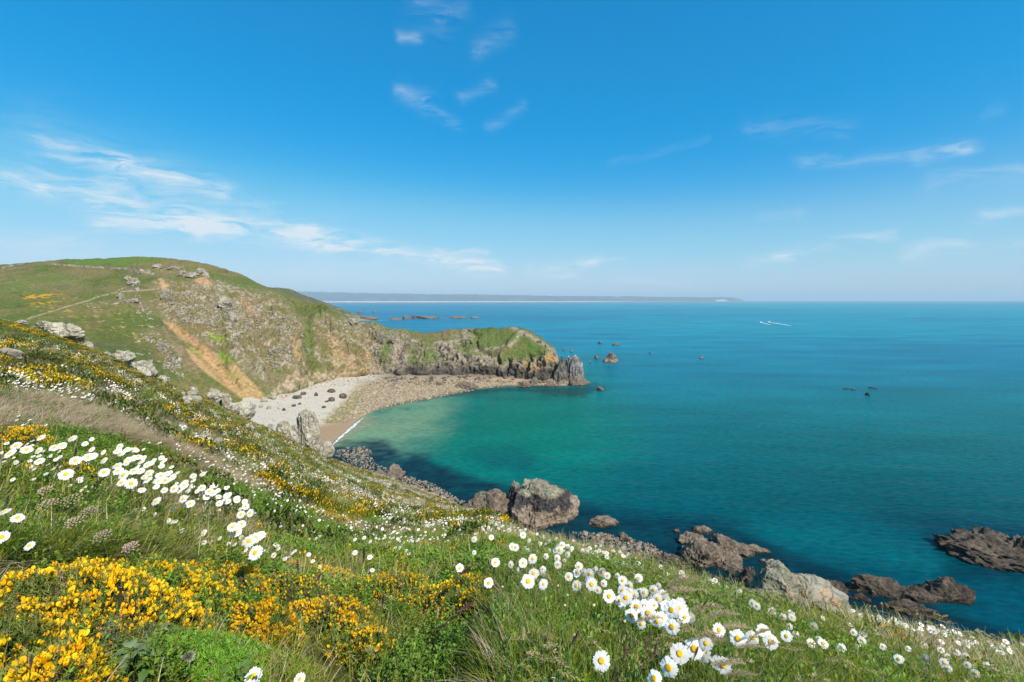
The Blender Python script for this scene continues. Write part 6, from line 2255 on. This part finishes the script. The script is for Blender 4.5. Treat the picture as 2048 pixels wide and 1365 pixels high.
def umbel(px_, py_, w_px, label):
    P = on_slope(px_, py_, rnd.uniform(.20, .26))
    if P is None:
        return
    W_ = w_px * P.y / F_PX * .5
    root = Vector((P.x + rnd.uniform(-.02, .02), P.y + .03, 0))
    root.z = float(z_near(root.x, root.y)[0]) - .02
    o = link('umbel_flower', None)
    o.location = root
    tag(o, label, 'umbel', 'pink umbels in the left grass')
    hub = P - Vector((0, 0, W_ * .75))
    link('stem', stem_between(root, hub, Vector((.01, 0, .01)), leaves=2), None, o)
    rays_, fl = Soup(), Soup()
    n_ = Vector((.05, -.35, 1)).normalized()
    a = n_.orthogonal().normalized()
    b_ = n_.cross(a)
    for i in range(30):
        r_ = W_ * math.sqrt((i + .5) / 30)
        t = i * 2.399
        q = P + (a * math.cos(t) + b_ * math.sin(t)) * r_ - n_ * (r_ * r_ / W_ * .3) - root
        rays_.tube([hub - root, q], [.0007, .0006], (.16, .12, .06), 3)
        for j in range(9):
            p = q + a * rnd.uniform(-.0042, .0042) + b_ * rnd.uniform(-.0042, .0042) + n_ * rnd.uniform(0, .002)
            s2 = .0015 * rnd.uniform(.7, 1.3)
            fl.add([p + a * s2, p + b_ * s2, p - a * s2, p - b_ * s2, p + n_ * s2], [(0, 1, 4), (1, 2, 4), (2, 3, 4), (3, 0, 4)], jig(rnd.choice([(.66, .42, .40), (.76, .56, .50), (.55, .32, .33)]), .12))
    link('rays', rays_.build('rays', M_STEM), None, o)
    link('florets', fl.build('florets', M_SEED, False), None, o)


for x, y, w, lb in ((93, 1004, 36, 'pale pink umbel left of the pair in the grass'), (140, 995, 40, 'dusky pink umbel behind the pale one'), (176, 1018, 30, 'light pink umbel right of the dusky one'), (145, 1040, 34, 'mauve umbel below the dusky one'), (202, 1067, 34, 'rose umbel lower right of the mauve one'), (258, 1090, 30, 'pinkish white umbel nearest the gorse'), (88, 976, 26, 'faint pink umbel higher up by the daisies')):
    umbel(x, y, w, lb)


def broad_plant(px_, py_, label, n_, L_px, cols, lift=.10):
    P = on_slope(px_, py_, lift)
    if P is None:
        return
    root = Vector((P.x, P.y, float(z_near(P.x, P.y)[0])))
    o = link('broad_leaf_plant', None)
    o.location = root
    tag(o, label, 'plant')
    for i in range(n_):
        s_ = Soup()
        a = i * 2.4 + rnd.uniform(-.4, .4)
        L = L_px * P.y / F_PX * rnd.uniform(.7, 1.15)
        w = L * rnd.uniform(.5, .75)
        d = Vector((math.cos(a), math.sin(a), 0))
        sd = Vector((-d.y, d.x, 0))
        c = jig(rnd.choice(cols), .12)
        b0 = Vector((0, 0, .01))
        V, Fc = [], []
        for j in range(7):
            t = j / 6
            ww = w * .5 * math.sin(math.pi * (t ** .8) * .94 + .12) * (1 + (.12 if j % 2 else -.08))
            cc_ = b0 + d * (L * (.25 + t)) + Vector((0, 0, lift + L * (.35 * t - .55 * t * t)))
            V += [cc_ - sd * ww + Vector((0, 0, ww * .3)), cc_, cc_ + sd * ww + Vector((0, 0, ww * .3))]
        for j in range(6):
            Fc += [(3 * j, 3 * j + 1, 3 * j + 4, 3 * j + 3), (3 * j + 1, 3 * j + 2, 3 * j + 5, 3 * j + 4)]
        s_.add(V, Fc, c)
        s_.tube([b0, b0 + d * (L * .25) + Vector((0, 0, lift))], [.0016, .0014], (.13, .13, .05), 4)
        link('leaf', s_.build('leaf', M_HERB), None, o)


LG, GG, RD = [(.14, .22, .05), (.11, .18, .04)], [(.20, .27, .10), (.24, .30, .14)], [(.20, .18, .05), (.16, .20, .05)]
broad_plant(262, 1306, 'grey green pointed leaf plant at the bottom left', 7, 38, GG)
broad_plant(300, 1338, 'light green broad leaved plant with browned edges at the bottom left', 5, 36, LG, .08)
broad_plant(462, 1352, 'round leaved green plant at the bottom edge', 4, 36, LG, .06)
broad_plant(30, 1335, 'long pale green leaves at the bottom left corner', 4, 50, LG, .06)
broad_plant(1000, 1345, 'pale bluish leaf plant in the bottom grass', 4, 40, GG, .08)
broad_plant(205, 1255, 'small grey green plant under the largest gorse', 6, 26, GG, .06)
broad_plant(310, 1265, 'grey leaved plant right under the largest gorse', 6, 28, GG, .08)

# dead umbel head on its stalk, tall pale dry stems, driftwood twigs
spike(372, 1312, 30, 1.45, (.26, .27, .18), 'round grey green dead flower head on a pale stalk at the bottom', None, .45, .2, False, 'dead_flower_head')
for pts, lb in (([(505, 1005), (545, 975), (612, 910)], 'long straw stem slanting up left of the pinnacle'), ([(395, 905), (440, 850), (480, 822)], 'straw stem slanting over the dry grass'), ([(848, 985), (862, 1040), (875, 1045)], 'thin bent straw by the brow'), ([(880, 992), (890, 1030), (893, 1050)], 'pale hooked straw near the brow')):
    a = on_slope(*pts[0], .12)
    b_ = on_slope(*pts[1], .20)
    if a is None or b_ is None:
        continue
    y = min(a.y, 3.2)
    Q = [Vector((ray(*p)[0] * y, y, CAM_H + ray(*p)[1] * y)) for p in pts]
    root = Vector((Q[0].x, Q[0].y, float(z_near(Q[0].x, Q[0].y)[0])))
    s_ = Soup()
    s_.tube([Vector((0, 0, 0))] + [q - root for q in Q], [.0018, .0016, .0013, .0008], (.45, .34, .22), 4)
    o = link('dry_stem', s_.build('dry_stem', M_SEED))
    o.location = root
    tag(o, lb, 'stem')
